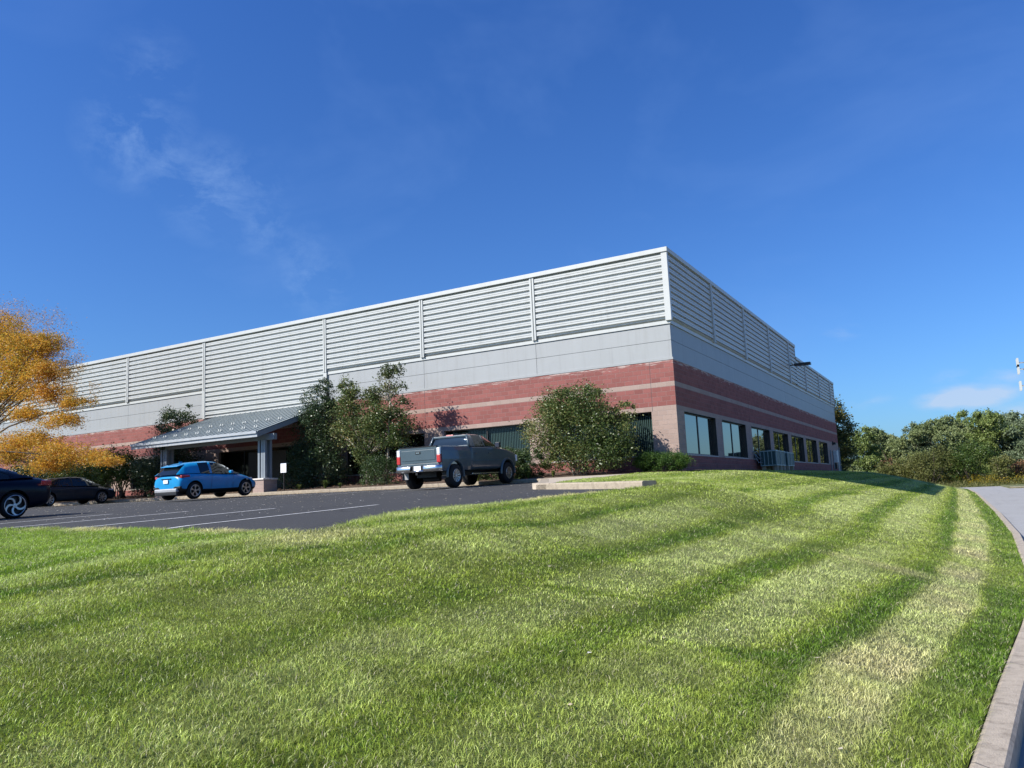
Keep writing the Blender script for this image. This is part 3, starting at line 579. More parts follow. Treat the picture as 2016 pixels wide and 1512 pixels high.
b = MB(); b.box(CX0-.02, CX1+.02, CY-.05, CY-.002, ZE-.26, ZE-.05); b.box(CX0-.02, CX1+.02, CY-.12, CY-.05, ZE-.10, ZE+.03); b.build('fascia', GALV, cn)
b = MB()
for xx_ in (CX0, CX1-.0):
    xa, xb = (xx_-.02, xx_+.03) if xx_ == CX0 else (xx_-.03, xx_+.02); k = len(b.v)
    b.v += [(xa, CY, ZE-.26), (xb, CY, ZE-.26), (xb, -.03, ZW-.27), (xa, -.03, ZW-.27), (xa, CY, ZE-.02), (xb, CY, ZE-.02), (xb, -.03, ZW-.03), (xa, -.03, ZW-.03)]
    for f in ((0, 3, 2, 1), (4, 5, 6, 7), (0, 1, 5, 4), (1, 2, 6, 5), (2, 3, 7, 6), (3, 0, 4, 7)): b.f.append([k+i for i in f]); b.m.append(0)
b.each('rake_board', CMET, cn)
b = MB(); b.quad((CX0+.04, CY+.01, ZE-.2), (CX0+.04, -.03, ZW-.2), (CX1-.04, -.03, ZW-.2), (CX1-.04, CY+.01, ZE-.2)); b.build('soffit', CMET, cn)
b = MB(); b.box(-19.95, -18.6, -4.75, -4.55, 4.72, 5.02); b.box(CX0+1.6, CX1-.3, -4.68, -4.5, 4.74, 5.0); b.each('beam', CMET, cn)
sg = MB()
for dx in (0, .17): sg.box(dx-.03, dx+.03, -.012, .012, -.01, .085); sg.box(dx-.035, dx+.035, -.05, .02, -.02, 0)
sgo = None
for row, yg in enumerate((-4.7, -3.3)):
    x = CX0+.65+(.2 if row else 0)
    while x < CX1-.3:
        if sgo is None: sgo = sg.build('snow_guard', WHT, cn, loc=(x, yg, rz_(yg)+.06))
        else: o = sgo.copy(); col.objects.link(o); o.parent = cn; o.location = (x, yg, rz_(yg)+.06)
        x += .8636
CAPM = simple('cast_stone_cap', (.58, .53, .47), .85, var=.05)
for cx in (-19.4, -26.75):
    ped = MB(); ped.box(cx-.37, cx+.37, -5.0, -4.15, 1.9, 2.78); o = ped.build('pedestal', LITE, cn)
    b = MB(); b.box(cx-.41, cx+.41, -5.05, -4.10, 2.78, 2.87); b.build('cap', CAPM, o, bevel=.03)
    b = MB()
    for dx in (-.17, .05, .2):
        for dy in (-4.75, -4.42): b.box(cx+dx-.065, cx+dx+.065, dy-.065, dy+.065, 2.87, 4.74)
    b.each('post', CMET, cn, bevel=.01)

# ------------------------------------------------------------------ air conditioner
ac = empty('condenser_unit', (0, 0, 0), 0, 'boxy green and grey condenser unit standing on concrete blocks below the side windows', 'air conditioner')
COIL, qn, qb = newmat('dark_green_coil'); wv = N(qn, 'ShaderNodeTexWave', i_Scale=9.0); wv.bands_direction = 'Z'; LK(qn, geo(qn), wv.inputs[0]); LK(qn, ramp(qn, wv.outputs['Fac'], [(.2, (.012, .04, .038)), (.8, (.03, .085, .08))]), qb.inputs['Base Color'])
ACF = simple('pale_green_frame', (.30, .38, .36), .5)
def acunit(x0, x1, y0, y1, z0, z1, nx, ny):
    b = MB(); b.box(x0+.03, x1-.03, y0+.03, y1-.03, z0+.04, z1-.03); b.build('coil', COIL, ac)
    f = MB(); t = .05
    for zz in (z0, z1-t): f.box(x0, x1, y0, y1, zz, zz+t)
    for k in range(nx+1):
        xx = x0+(x1-t)*0+(x1-x0-t)*k/nx; f.box(xx, xx+t*.7, y0, y0+.03, z0+t, z1-t)
    for k in range(ny+1):
        yk = y0+(y1-y0-t)*k/ny; f.box(x1-.03, x1, yk, yk+t, z0+t, z1-t)
    f.build('frame', ACF, ac)
    g_ = MB(); cx, cy = (x0+x1)/2, (y0+y1)/2; g_.lathe([(z1, .3), (z1+.06, .3), (z1+.06, .26)], 20, 'z', (cx, cy, 0)); g_.build('fan_ring', ACF, ac)
acunit(.25, 1.15, 14.0, 16.6, 2.50, 3.36, 4, 2); acunit(.25, 1.15, 17.4, 19.4, 2.50, 3.32, 4, 2)
b = MB()
for y in (14.3, 15.4, 16.3, 17.7, 19.1): b.box(.26, .46, y-.08, y+.08, 2.1, 2.5); b.box(.94, 1.14, y-.08, y+.08, 2.1, 2.5)
b.each('support_block', CONC, ac)
b = MB(); [b.tube([(.03, 13.2+.1*k, 3.3), (.25, 13.3+.1*k, 3.3-.3*k), (.35, 14.0, 2.9-.1*k)], .025, 6) for k in range(3)]; b.build('pipe', CMET, ac)

# ------------------------------------------------------------------ sign
sg_ = empty('parking_sign', (-18.5, -4.2, 2.18), 0, 'small white parking sign on a thin dark post beside the canopy', 'sign')
MB().box(-.02, .02, -.02, .02, -.1, 1.05).build('post', DK, sg_)
o = MB().box(-.19, .19, -.045, -.025, .92, 1.38).build('sign_panel', simple('white_sign_face', (.8, .8, .8), .4, var=.01), sg_, bevel=.006)
GL_ = simple('grey_sign_print', (.35, .35, .36), .6)
MB().box(-.11, .11, -.048, -.0455, 1.08, 1.095).box(-.13, .13, -.048, -.0455, 1.04, 1.055).box(-.12, .12, -.048, -.0455, 1.0, 1.015).build('print_line', GL_, o)

# ------------------------------------------------------------------ vegetation
def leafquads(Pc, size, updir=.35, asp=.5, hang=0):
    n = len(Pc); d = rng.normal(size=(n, 3)); d[:, 2] = d[:, 2]*.6-hang; d /= np.linalg.norm(d, axis=1)[:, None]
    u = rng.normal(size=(n, 3)); u[:, 2] += updir; u -= (u*d).sum(1)[:, None]*d; u /= np.linalg.norm(u, axis=1)[:, None]; s_ = np.cross(d, u)
    L_ = (size*rng.uniform(.6, 1.4, n))[:, None]; a = Pc; b_ = Pc+d*L_*.5+s_*L_*asp*.5; c = Pc+d*L_-u*L_*.12; e = Pc+d*L_*.5-s_*L_*asp*.5
    return np.stack([a, b_, c, e], 1).reshape(-1, 3)
def crown_pts(blobs, n, clump=.28, nc=26, shell=.45):
    out = []; cen = []; vols = np.array([np.prod(b[1])**.75 for b in blobs]); vols = vols/vols.sum()
    for (c, r), v in zip(blobs, vols):
        c = np.array(c, float); r = np.array(r, float); k = max(4, int(nc*len(blobs)*v)); dd = rng.normal(size=(k, 3)); dd /= np.linalg.norm(dd, axis=1)[:, None]
        rad = (shell+(1-shell)*rng.random(k))**1.0; cc_ = c+dd*r*rad[:, None]; cen.append(cc_); m = int(n*v); w_ = rng.random(k)+.25; w_ /= w_.sum(); ci = rng.choice(k, m, p=w_)
        sg2 = clump*np.mean(r)*rng.uniform(.5, 1.3, k)[ci][:, None]; out.append(cc_[ci]+rng.normal(size=(m, 3))*sg2*np.array([1, 1, .75]))
    return np.concatenate(out), np.concatenate(cen)
def foliage(blobs, n, size, mat, name='foliage', clump=.28, nc=26, asp=.5, zmin=-9, hang=0, shell=.45, yclip=None):
    P, cen = crown_pts(blobs, n, clump, nc, shell); 
    P = P[P[:, 2] > zmin]
    t = np.clip(.5+.22*rng.normal(size=len(P))+.28*fbm(P[:, 0]+P[:, 2], P[:, 1]-P[:, 2]*.7, 1.3, int(rng.integers(99)), 3), 0, 1)
    V = leafquads(P, size, asp=asp, hang=hang); return npmesh(name, V, np.arange(len(V)).reshape(-1, 4), mat, False, {'tint': ('FLOAT', np.repeat(t, 4))}), cen
def stems(cen, base, nst, r0_, mat, name='trunk', split=.35, top=None, k=14, spread=.25):
    b = MB(); base = Vector(base); top = Vector(top) if top else base+Vector((0, 0, split)); cen = cen[rng.permutation(len(cen))[:k]]
    if nst == 1: b.tube([base-Vector((0, 0, .2)), base*.5+top*.5+Vector((.03, -.02, 0)), top], [r0_*1.25, r0_, r0_*.75], 8)
    for c in cen:
        c = Vector(c); s0 = top if nst == 1 else base+Vector((random.uniform(-spread, spread), random.uniform(-spread, spread), -.1))
        mid = s0.lerp(c, .5)+Vector((random.uniform(-.12, .12), random.uniform(-.12, .12), .12))*(c-s0).length*.3
        rr_ = r0_*(.5 if nst == 1 else 1); b.tube([s0, s0.lerp(mid, .5)+Vector((0, 0, .03)), mid, c], [rr_, rr_*.75, rr_*.5, rr_*.15], 5)
    return b, name
def plant(name, label, cat, base, blobs, n, size, mat, bark=BARK, nst=1, r0_=.06, top=None, k=14, part='crown', stem='trunk', group=None, **kw):
    o = empty(name, base, 0, label, cat, group); me, cen = foliage(blobs, n, size, mat, part, **kw); link(part, me, o)
    b, _ = stems(cen, (0, 0, 0), nst, r0_, bark, top=top, k=k); b.build(stem, bark, o, True); return o
HOLLY = leafmat('holly_leaves', [(.015, .032, .011), (.03, .058, .018), (.065, .10, .038), (.14, .165, .085)], .1, .35)
VIB = leafmat('viburnum_leaves', [(.03, .055, .014), (.06, .10, .024), (.11, .15, .04), (.19, .21, .075), (.26, .20, .07)], .25, .4)
BOX = leafmat('boxwood_leaves', [(.018, .04, .011), (.045, .08, .022), (.11, .15, .05)], .15, .4)
SAP = leafmat('sapling_leaves', [(.03, .05, .018), (.07, .10, .032), (.13, .15, .06), (.20, .18, .09)], .25, .4)
JUN = leafmat('juniper_foliage', [(.02, .05, .008), (.045, .10, .012), (.10, .17, .02)], .15, .6)
GOLD = leafmat('golden_leaves', [(.42, .16, .03), (.56, .26, .03), (.66, .37, .05), (.48, .34, .05), (.19, .21, .04)], .5, .5)
RUST = leafmat('rusty_twig_leaves', [(.40, .19, .06), (.50, .29, .08), (.3, .2, .07)], .35, .5)
GRN = leafmat('mid_green_leaves', [(.03, .06, .012), (.065, .11, .02), (.13, .17, .035)], .3, .45)
BLU = leafmat('grey_green_needles', [(.05, .08, .06), (.10, .14, .11), (.16, .2, .16)], .1, .6)
WIL = leafmat('daylily_leaves', [(.05, .09, .02), (.12, .17, .03), (.22, .24, .07)], .3, .5)
# dark holly right of the canopy: dense cone, base at x about -17.6
plant('holly_tree', 'dense dark green holly tree with a conical crown right of the canopy', 'tree', (-18.4, -2.1, 2.3),
      [((0, 0, .9), (1.9, 1.3, 1.05)), ((.1, 0, 2.1), (1.6, 1.2, 1.15)), ((.1, 0, 3.3), (1.3, 1.0, 1.1)), ((.25, 0, 4.3), (.95, .8, .95)), ((.6, 0, 5.1), (.5, .45, .6)), ((-.85, -.3, .7), (1.1, .9, .85)), ((.9, 0, 4.5), (.5, .5, .6)), ((-.6, 0, 1.6), (1.0, .9, .9))], 42000, .085, HOLLY, r0_=.09, top=(0, 0, 2.5), k=16, clump=.16, nc=80, shell=.6, zmin=.02)
# viburnum-like small tree behind the truck
plant('ornamental_tree', 'loose green multi-branched small tree between holly and pickup truck', 'tree', (-14.9, -2.3, 2.35),
      [((-.3, 0, 2.6), (1.5, 1.1, 1.1)), ((-1.1, .2, 3.5), (1.0, .9, .9)), ((.9, 0, 3.0), (1.2, .9, 1.0)), ((-.1, 0, 1.4), (.8, .7, .6)), ((-.9, 0, 4.3), (.75, .6, .7)), ((.2, .1, 4.1), (1.0, .7, .45)), ((1.9, .2, 2.7), (.8, .7, .7)), ((-1.2, 0, 4.9), (.6, .5, .5)), ((1.6, 0, 1.9), (.8, .7, .6))], 24000, .10, VIB, BARKP, r0_=.075, top=(.02, 0, 1.3), k=30, clump=.24, nc=34, shell=.35)
plant('tall_sapling', 'slender tall sapling with open tiers of leaves behind the pickup truck', 'tree', (-13.7, -2.3, 2.35),
      [((.55, 0, 5.35), (.62, .5, .42)), ((.1, 0, 5.2), (.5, .45, .35)), ((.35, 0, 4.5), (.95, .5, .38)), ((-.55, 0, 4.35), (.6, .4, .3)), ((.9, 0, 3.8), (.5, .4, .25)), ((.6, 0, 3.3), (1.0, .6, .35))], 2700, .12, SAP, BARKP, r0_=.05, top=(.3, 0, 3.9), k=26, clump=.26, nc=16, shell=.3)
plant('boxwood_shrub', 'rounded dark shrub at the rear left of the pickup truck', 'shrub', (-13.6, -3.0, 2.2),
      [((.0, 0, .75), (1.0, .8, .8)), ((.5, .1, .6), (.7, .6, .65)), ((-.6, .1, .5), (.6, .6, .5))], 8500, .06, BOX, nst=3, r0_=.02, part='foliage', stem='stems', clump=.14, nc=50, shell=.7, zmin=.03)
plant('clipped_hedge', 'clipped dark green hedge in front of the pickup truck under the window', 'hedge', (-6.35, -2.9, 2.15),
      [((-.9, 0, .68), (.9, .75, .78)), ((0, 0, .68), (.8, .75, .8)), ((.75, 0, .62), (.65, .7, .75)), ((-1.8, .2, .65), (.8, .7, .7)), ((.2, -.3, .35), (.8, .6, .4))], 40000, .06, BOX, nst=3, r0_=.02, part='foliage', stem='stems', clump=.11, nc=80, shell=.8, zmin=.03)
plant('large_viburnum', 'big rounded viburnum shrub with bronze tinted leaves near the building corner', 'shrub', (-3.55, -2.3, 2.25),
      [((0, 0, 2.0), (1.8, 1.2, 1.3)), ((.05, 0, 2.95), (1.4, 1.0, .9)), ((-1.3, 0, 1.9), (1.25, .9, 1.1)), ((1.25, 0, 1.8), (1.25, .95, 1.15)), ((-.75, 0, 2.9), (1.2, .8, .75)), ((.8, -.2, .75), (1.5, .9, .72)), ((-.9, -.2, .75), (1.0, .6, .6)), ((1.7, 0, .9), (.8, .8, .8)), ((2.1, .1, 2.5), (.5, .4, .3)), ((.75, 0, 3.35), (.45, .4, .35)), ((-.6, 0, 3.3), (.5, .4, .4))], 42000, .09, VIB, BARKP, nst=5, r0_=.03, k=26, part='foliage', stem='stems', clump=.18, nc=60, shell=.55, zmin=.15)
plant('spreading_juniper', 'low bright green spreading juniper at the building corner', 'shrub', (-.35, -1.6, 2.2),
      [((0, 0, .4), (1.1, .8, .42)), ((.5, 0, .35), (.9, .7, .35)), ((-.5, 0, .45), (.6, .6, .4))], 22000, .065, JUN, nst=3, r0_=.015, part='foliage', stem='stems', clump=.12, nc=60, asp=.25, shell=.7, zmin=.0)
plant('holly_tree', 'dark pointed holly tree rising behind the left end of the canopy', 'tree', (-29.9, -1.6, 2.4),
      [((0, 0, 1.4), (1.9, 1.1, 1.3)), ((0, 0, 2.8), (1.7, 1.1, 1.2)), ((0, 0, 4.0), (1.4, 1.0, 1.0)), ((.1, 0, 4.7), (.95, .8, .75))], 13000, .12, HOLLY, r0_=.09, top=(0, 0, 2.6), clump=.17, nc=60, shell=.6)
plant('green_shrub', 'loose green shrub left of the canopy below the golden tree', 'shrub', (-32.8, -3.2, 2.4),
      [((0, 0, 1.9), (1.5, 1.0, 1.0)), ((.8, 0, 1.5), (1.1, .9, .8)), ((-1.0, 0, 1.4), (1.0, .8, .7))], 9000, .12, GRN, nst=4, r0_=.04, k=20, part='foliage', stem='stems', clump=.2, nc=40)
plant('dark_shrub', 'dark evergreen shrub between the canopy post and the green shrub', 'shrub', (-30.2, -3.4, 2.3),
      [((0, 0, 1.3), (1.3, .9, 1.25)), ((.9, 0, .9), (.9, .8, .9))], 8000, .1, HOLLY, nst=3, r0_=.03, part='foliage', stem='stems', clump=.16, nc=50, zmin=.0)
plant('mixed_shrub', 'broad shrub behind the grey parked car', 'shrub', (-37.2, -2.8, 2.4),
      [((0, 0, 1.5), (1.8, 1.1, 1.4)), ((1.5, 0, 1.2), (1.3, 1.0, 1.1)), ((-1.6, 0, 1.4), (1.4, 1.0, 1.2))], 10000, .12, GRN, nst=4, r0_=.04, part='foliage', stem='stems', clump=.18, nc=50, zmin=0)
plant('evergreen_shrub', 'dark evergreen shrub behind the black car', 'shrub', (-42.5, -2.6, 2.4),
      [((0, 0, 1.6), (2.2, 1.2, 1.5)), ((-2.2, 0, 1.5), (1.8, 1.1, 1.3)), ((1.8, 0, 1.2), (1.4, 1.0, 1.1))], 11000, .13, HOLLY, nst=4, r0_=.04, part='foliage', stem='stems', clump=.18, nc=50, zmin=0)
# golden honey locust
hl = [((6.4, 0, 10.2), (2.6, 1.6, 1.4)), ((9.3, 0, 9.3), (2.4, 1.4, 1.1)), ((11.2, 0, 9.3), (1.2, 1.2, .7)), ((8.3, 0, 8.2), (3.0, 1.5, .9)), ((11.3, 0, 7.7), (1.9, 1.4, .8)), ((3.6, 0, 10.0), (2.4, 1.5, 2.2)), ((7.6, 0, 6.8), (2.6, 1.4, .6)), ((11.8, 0, 6.3), (2.0, 1.4, .5)), ((13.6, 0, 5.6), (1.4, 1.2, .35)), ((9.6, 0, 5.3), (2.2, 1.2, .35)), ((12.6, 0, 4.7), (1.7, 1.3, .4)), ((9.7, 0, 3.9), (2.6, 1.4, .5)), ((7.6, 0, 3.2), (2.2, 1.4, .5)), ((12.3, 0, 3.0), (2.5, 1.4, .5)), ((15.2, 0, 2.5), (1.6, 1.2, .35)), ((17.2, 0, 2.2), (1.0, 1.0, .25)), ((11.6, 0, 2.3), (2.7, 1.4, .3)), ((4.2, 0, 5.9), (1.8, 1.2, 1.2))]
tr_ = plant('golden_tree', 'tall honey locust with golden orange autumn leaves at the left edge', 'tree', (-43.0, -8.0, 2.0), [((a*.97, b, c*.95), (d*.99, e, f)) for (a, b, c), (d, e, f) in hl], 105000, .112, GOLD, r0_=.19, top=(2.0, 0, 3.0), k=60, clump=.20, nc=60, shell=.2, hang=.2, asp=.36)
me, cen = foliage([((5.5, 0, 11.0), (3.0, 1.5, 1.0)), ((10.4, 0, 9.9), (1.9, 1.2, .8)), ((12.5, 0, 8.0), (1.2, 1, .8)), ((14.2, 0, 5.9), (1.2, 1, .5)), ((13.2, 0, 7.0), (1.0, 1, .6))], 5200, .09, RUST, 'twigs', clump=.2, nc=40, shell=.5, asp=.3); link('twig_leaves', me, tr_)
MB().prism([(-43+4.2*math.cos(t*math.pi/12), -8+2.2*math.sin(t*math.pi/12)) for t in range(24)], 1.8, 2.17).build('planting_island', MULCH)['kind'] = 'structure'
# daylily-like clumps
def clump_(x, y, z, n, h, lab):
    a = rng.uniform(0, 6.28, n); t = rng.uniform(.2, .9, n); hh = h*rng.uniform(.6, 1.1, n); wd = .012; V = []
    for i in range(n):
        dx, dy = math.cos(a[i]), math.sin(a[i]); px, py = -dy*wd, dx*wd; r1, r2 = .35*t[i]*h, t[i]*h
        V += [(-px, -py, -.03), (px, py, -.03), (dx*r1+px, dy*r1+py, hh[i]*.8), (dx*r1-px, dy*r1-py, hh[i]*.8)]; V += [(dx*r1-px, dy*r1-py, hh[i]*.8), (dx*r1+px, dy*r1+py, hh[i]*.8), (dx*r2+px*.3, dy*r2+py*.3, hh[i]*.75), (dx*r2-px*.3, dy*r2-py*.3, hh[i]*.75)]
    me = npmesh('daylily', V, np.arange(len(V)).reshape(-1, 4), WIL, False, {'tint': ('FLOAT', np.repeat(rng.random(n), 8))})
    return tag(link('daylily', me, None, (x, y, z)), lab, 'plant', 'grassy plants in the mulch bed')
clump_(-16.2, -3.8, 2.2, 90, .5, 'grassy plant clump at the foot of the holly tree right side')
clump_(-17.9, -3.8, 2.2, 60, .35, 'small grassy clump below the middle of the holly tree')
clump_(-15.2, -3.9, 2.2, 45, .3, 'small grassy clump left of the boxwood shrub')
clump_(-7.6, -3.8, 2.18, 70, .38, 'grassy clump beside the front wheel of the pickup truck')
clump_(-5.3, -3.6, 2.18, 60, .35, 'grassy clump between hedge and large viburnum')
clump_(-4.2, -3.5, 2.18, 60, .32, 'yellow green clump at the foot of the large viburnum')
# tree by the far building corner
DTR = leafmat('dark_oak_leaves', [(.025, .045, .012), (.05, .075, .018), (.12, .12, .03), (.24, .16, .035)], .15, .5)
plant('oak_tree', 'tall dark tree with rusty tips behind the far end of the building', 'tree', (-.9, 54.5, 1.0),
      [((-.3, 0, 3.2), (2.2, 2.2, 2.4)), ((-.2, 0, 5.6), (2.2, 2.2, 2.2)), ((-.5, 0, 7.6), (1.8, 1.8, 1.8)), ((-.8, 0, 9.0), (1.3, 1.3, 1.2)), ((-1.0, 0, 9.8), (.8, .8, .7))], 24000, .20, DTR, r0_=.25, top=(0, 0, 4), clump=.16, nc=60, shell=.6, zmin=0)
# distant wood: individual trees of three builds
FARL = [leafmat('locust_leaves_pale', [(.10, .135, .05), (.18, .22, .08), (.29, .32, .14)], .25), leafmat('locust_leaves_green', [(.08, .12, .028), (.16, .21, .05), (.27, .31, .10)], .25), leafmat('locust_leaves_blue', [(.08, .12, .06), (.15, .19, .10), (.24, .29, .16)], .25)]
protos = []
for k, m in enumerate(FARL):
    bl = [((rng.uniform(-2.6, 2.6), rng.uniform(-2, 2), 1.6+i*.75), (rng.uniform(1.9, 3.2)*(1-.05*i), rng.uniform(1.9, 2.8), rng.uniform(.8, 1.3))) for i in range(11)]
    me, cen = foliage(bl, 17000, .33, m, 'crown', clump=.15, nc=34, shell=.45, zmin=0); bb, _ = stems(cen, (0, 0, 0), 1, .2, BARK, top=(0, 0, 3), k=16)
    tm = npmesh('trunk', bb.v, bb.f, BARK, True); protos.append((me, tm))
DESC = ['pale green', 'fresh green', 'bluish green']
far = [(-5.6, 104, 1.02, 1, 'leftmost, directly beside the dark oak'), (-2.6, 99, 1.05, 1, 'second from the dark oak'), (.6, 106, 1.10, 0, 'left of the olive shrubs'), (3.4, 101, 1.05, 0, 'above the left olive shrub'), (6.0, 108, 1.13, 2, 'at the dip before the hump'), (8.6, 104, 1.16, 0, 'above the feathery olive shrub'), (11.3, 110, 1.24, 0, 'at the left top of the hump'), (14.0, 106, 1.22, 1, 'above the round green tree'), (16.8, 111, 1.22, 2, 'right of the hump top'), (18.4, 105, 1.10, 2, 'at the right edge of the wood'), (20.6, 112, 1.06, 0, 'beyond the right edge, mostly cut off'), (-1.0, 116, 1.12, 0, 'in the second row at the left'), (12.6, 120, 1.35, 1, 'in the second row behind the hump'), (5.0, 118, 1.2, 2, 'in the second row at the dip'), (16.9, 120, 1.3, 2, 'in the second row at the right'), (-8.5, 108, 1.0, 0, 'peeking above the lawn next to the building')]
for x, y, s, k, d in far:
    cm, tm = protos[k]; o = empty('wood_tree', (x, y, -.3), rng.uniform(0, 6.28), f'{DESC[k]} wood tree {d}', 'tree', 'trees of the wood beyond the road'); o.scale = (s*.72, s*.72, s*.90)
    link('crown', cm, o); link('trunk', tm, o)
OLV = leafmat('olive_leaves', [(.07, .085, .02), (.13, .145, .035), (.21, .2, .07)], .3); RDS = leafmat('rust_shrub_leaves', [(.14, .07, .035), (.24, .12, .06), (.2, .16, .06)], .3)
def fshrub(nm, lab, x, y, wdt, h, mat, n=5000, sz=.22, trunk=.5):
    plant(nm, lab, 'shrub' if nm != 'round_tree' else 'tree', (x, y, -.3), [((0, 0, h*.5), (wdt, wdt*.8, h*.42)), ((wdt*.4, 0, h*.68), (wdt*.65, wdt*.6, h*.3)), ((-wdt*.5, 0, h*.55), (wdt*.55, wdt*.6, h*.33))], n, sz, mat, nst=4, r0_=.07, k=22, part='foliage', stem='stems', clump=.2, nc=40, shell=.4, zmin=.1)
fshrub('olive_shrub', 'olive green loose shrub left of centre before the wood', 2.6, 84, 2.3, 4.4, OLV, 8000)
fshrub('olive_shrub', 'feathery olive shrub standing in goldenrod before the round tree', 6.7, 83, 2.7, 5.7, OLV, 13000, .17)
fshrub('round_tree', 'round bright green small tree with dark underside beyond the road', 11.0, 84, 3.1, 6.0, GRN, 16000, .18)
fshrub('twiggy_shrub', 'thin straw coloured shrub right of the round green tree', 14.6, 82, 1.3, 4.2, OLV, 2600)
fshrub('rust_shrub', 'low rusty red shrub at the right edge beyond the road', 16.6, 84, 1.8, 3.2, RDS, 3600)
fshrub('low_shrub', 'low pale green shrub at the right end of the shadowed lawn', -1.2, 80, 2.2, 3.0, FARL[1], 5500)
fshrub('low_shrub', 'pale green shrub filling the gap next to the building corner', -4.6, 86, 2.6, 4.0, FARL[0], 7500)
fshrub('rust_shrub', 'reddish shrub peeking between olive shrub and wood', 1.4, 90, 1.2, 4.6, RDS, 2200)
# weeds and goldenrod
n = 60000; x = rng.uniform(-14, 26, n); y = 79.2+rng.random(n)**1.2*16; gold = (fbm(x, y, .5, 71, 4) > .1) & (y > 81.0) & (rng.random(n) < .5); h = (.35+.75*ss(79.3, 83.5, y))*rng.uniform(.45, 1.35, n)*(1+.45*fbm(x, y, .7, 5, 3)); a = rng.uniform(0, 6.28, n); wv_ = .035
Z0 = np.full(n, -.3); lx, ly = rng.normal(0, .4, n)*h, rng.normal(0, .4, n)*h; cx_, sx_ = np.cos(a)*wv_, np.sin(a)*wv_
V = np.stack([[x-cx_, y-sx_, Z0], [x+cx_, y+sx_, Z0], [x+lx+cx_*.5, y+ly+sx_*.5, Z0+h], [x+lx-cx_*.5, y+ly-sx_*.5, Z0+h]], 0).transpose(2, 0, 1).reshape(-1, 3)
me = npmesh('weeds', V, np.arange(4*n).reshape(n, 4), leafmat('weed_stems', [(.06, .08, .02), (.13, .15, .04), (.26, .23, .10)], .3), False, {'tint': ('FLOAT', np.repeat(rng.random(n), 4))}); tag(link('weeds', me), 'tall mixed weeds between road and wood', 'weeds', kind='stuff')
P = np.stack([x+lx, y+ly, Z0+h], 1)[gold]; P = np.repeat(P, 4, 0)+rng.normal(0, .08, (gold.sum()*4, 3)); V = leafquads(P, .13)
me = npmesh('goldenrod', V, np.arange(len(V)).reshape(-1, 4), leafmat('goldenrod_flowers', [(.30, .22, .02), (.48, .33, .02), (.25, .25, .04)], .3), False, {'tint': ('FLOAT', np.repeat(rng.random(len(P)), 4))}); tag(link('goldenrod', me), 'yellow goldenrod flowering in the field beyond the road', 'wildflowers', kind='stuff')

# ------------------------------------------------------------------ cell tower (just inside the right edge)
TD = pixdir(2030, 760); td = 230.0; tp = CAMP+TD*(td/np.hypot(TD[0], TD[1]))
ct = empty('cell_tower', (tp[0], tp[1], -.3), 0, 'grey cell tower with white panel antennas at the right edge', 'tower'); tz = lambda py: float((CAMP+pixdir(2030, py)*(td/np.hypot(*pixdir(2030, py)[:2])))[2])+.3
MB().tube([(0, 0, 0), (0, 0, tz(690))], [.7, .35], 12).build('mast', GALV, ct, True)
for py in (712, 725, 758):
    z = tz(py); b = MB(); ans = []
    for k in range(6):
        a = k*math.pi/3+AZ+math.pi; dx, dy = math.cos(a)*2.5, math.sin(a)*2.5; b.tube([(0, 0, z), (dx, dy, z)], .09, 6); ans.append(MB().box(dx-.22, dx+.22, dy-.15, dy+.15, z-1.1, z+1.1))
    pf = b.build('platform', GALV, ct); [q.build('antenna', WHT, pf) for q in ans]

# ------------------------------------------------------------------ vehicles
def paint(name, c, metal=.35, rough=.3, coat=.3, spec=.3):
    m, nt, b = newmat(name); b.inputs['Base Color'].default_value = (*c, 1); b.inputs['Metallic'].default_value = metal; b.inputs['Roughness'].default_value = rough
    b.inputs['Coat Weight'].default_value = coat; b.inputs['Coat Roughness'].default_value = .05; b.inputs['Specular IOR Level'].default_value = spec
    n = noise(nt, 3, 4); LK(nt, ramp(nt, n, [(.3, tuple(x*.9 for x in c)), (.7, tuple(x*1.08 for x in c))]), b.inputs['Base Color']); return m
def apply(o):
    dg = bpy.context.evaluated_depsgraph_get(); me = bpy.data.meshes.new_from_object(o.evaluated_get(dg)); o.modifiers.clear(); o.data = me; return o
def loft(name, secs, mats, parent, closed=True, sub=1, facemat=None, crease=None):
    """secs: list of (y, [(x,z)...half ring from bottom centre to top centre]) mirrored"""
    b = MB(); m = len(secs[0][1]); ring = 2*m-2
    for y, h in secs:
        pts = [(x, z) for x, z in h]+[(-x, z) for x, z in h[1:-1]][::-1]
        for i, (x, z) in enumerate(pts):
            yy_ = y[i if i < m else ring-i] if isinstance(y, (list, tuple)) else y; b.v.append((x, yy_, z))
    for i in range(len(secs)-1):
        for j_ in range(ring):
            k = (j_+1) % ring; b.f.append([i*ring+j_, i*ring+k, (i+1)*ring+k, (i+1)*ring+j_][::-1]); b.m.append(facemat(i, j_ if j_ < m-1 else ring-1-j_) if facemat else 0)
    if closed:
        b.f.append([j_ for j_ in range(ring)]); b.f.append([(len(secs)-1)*ring+j_ for j_ in range(ring)][::-1]); b.m += [0, 0]
    o = b.build(name, mats, parent, True)
    if sub: s = o.modifiers.new('s', 'SUBSURF'); s.levels = s.render_levels = sub
    return o
def sharpen(o, ang):
    bm_ = bmesh.new(); bm_.from_mesh(o.data)
    for e in bm_.edges:
        if len(e.link_faces) == 2 and (e.link_faces[0].material_index != e.link_faces[1].material_index or e.calc_face_angle(0) > ang): e.smooth = False
    bm_.to_mesh(o.data); bm_.free(); wm = o.modifiers.new('wn', 'WEIGHTED_NORMAL'); wm.keep_sharp = True
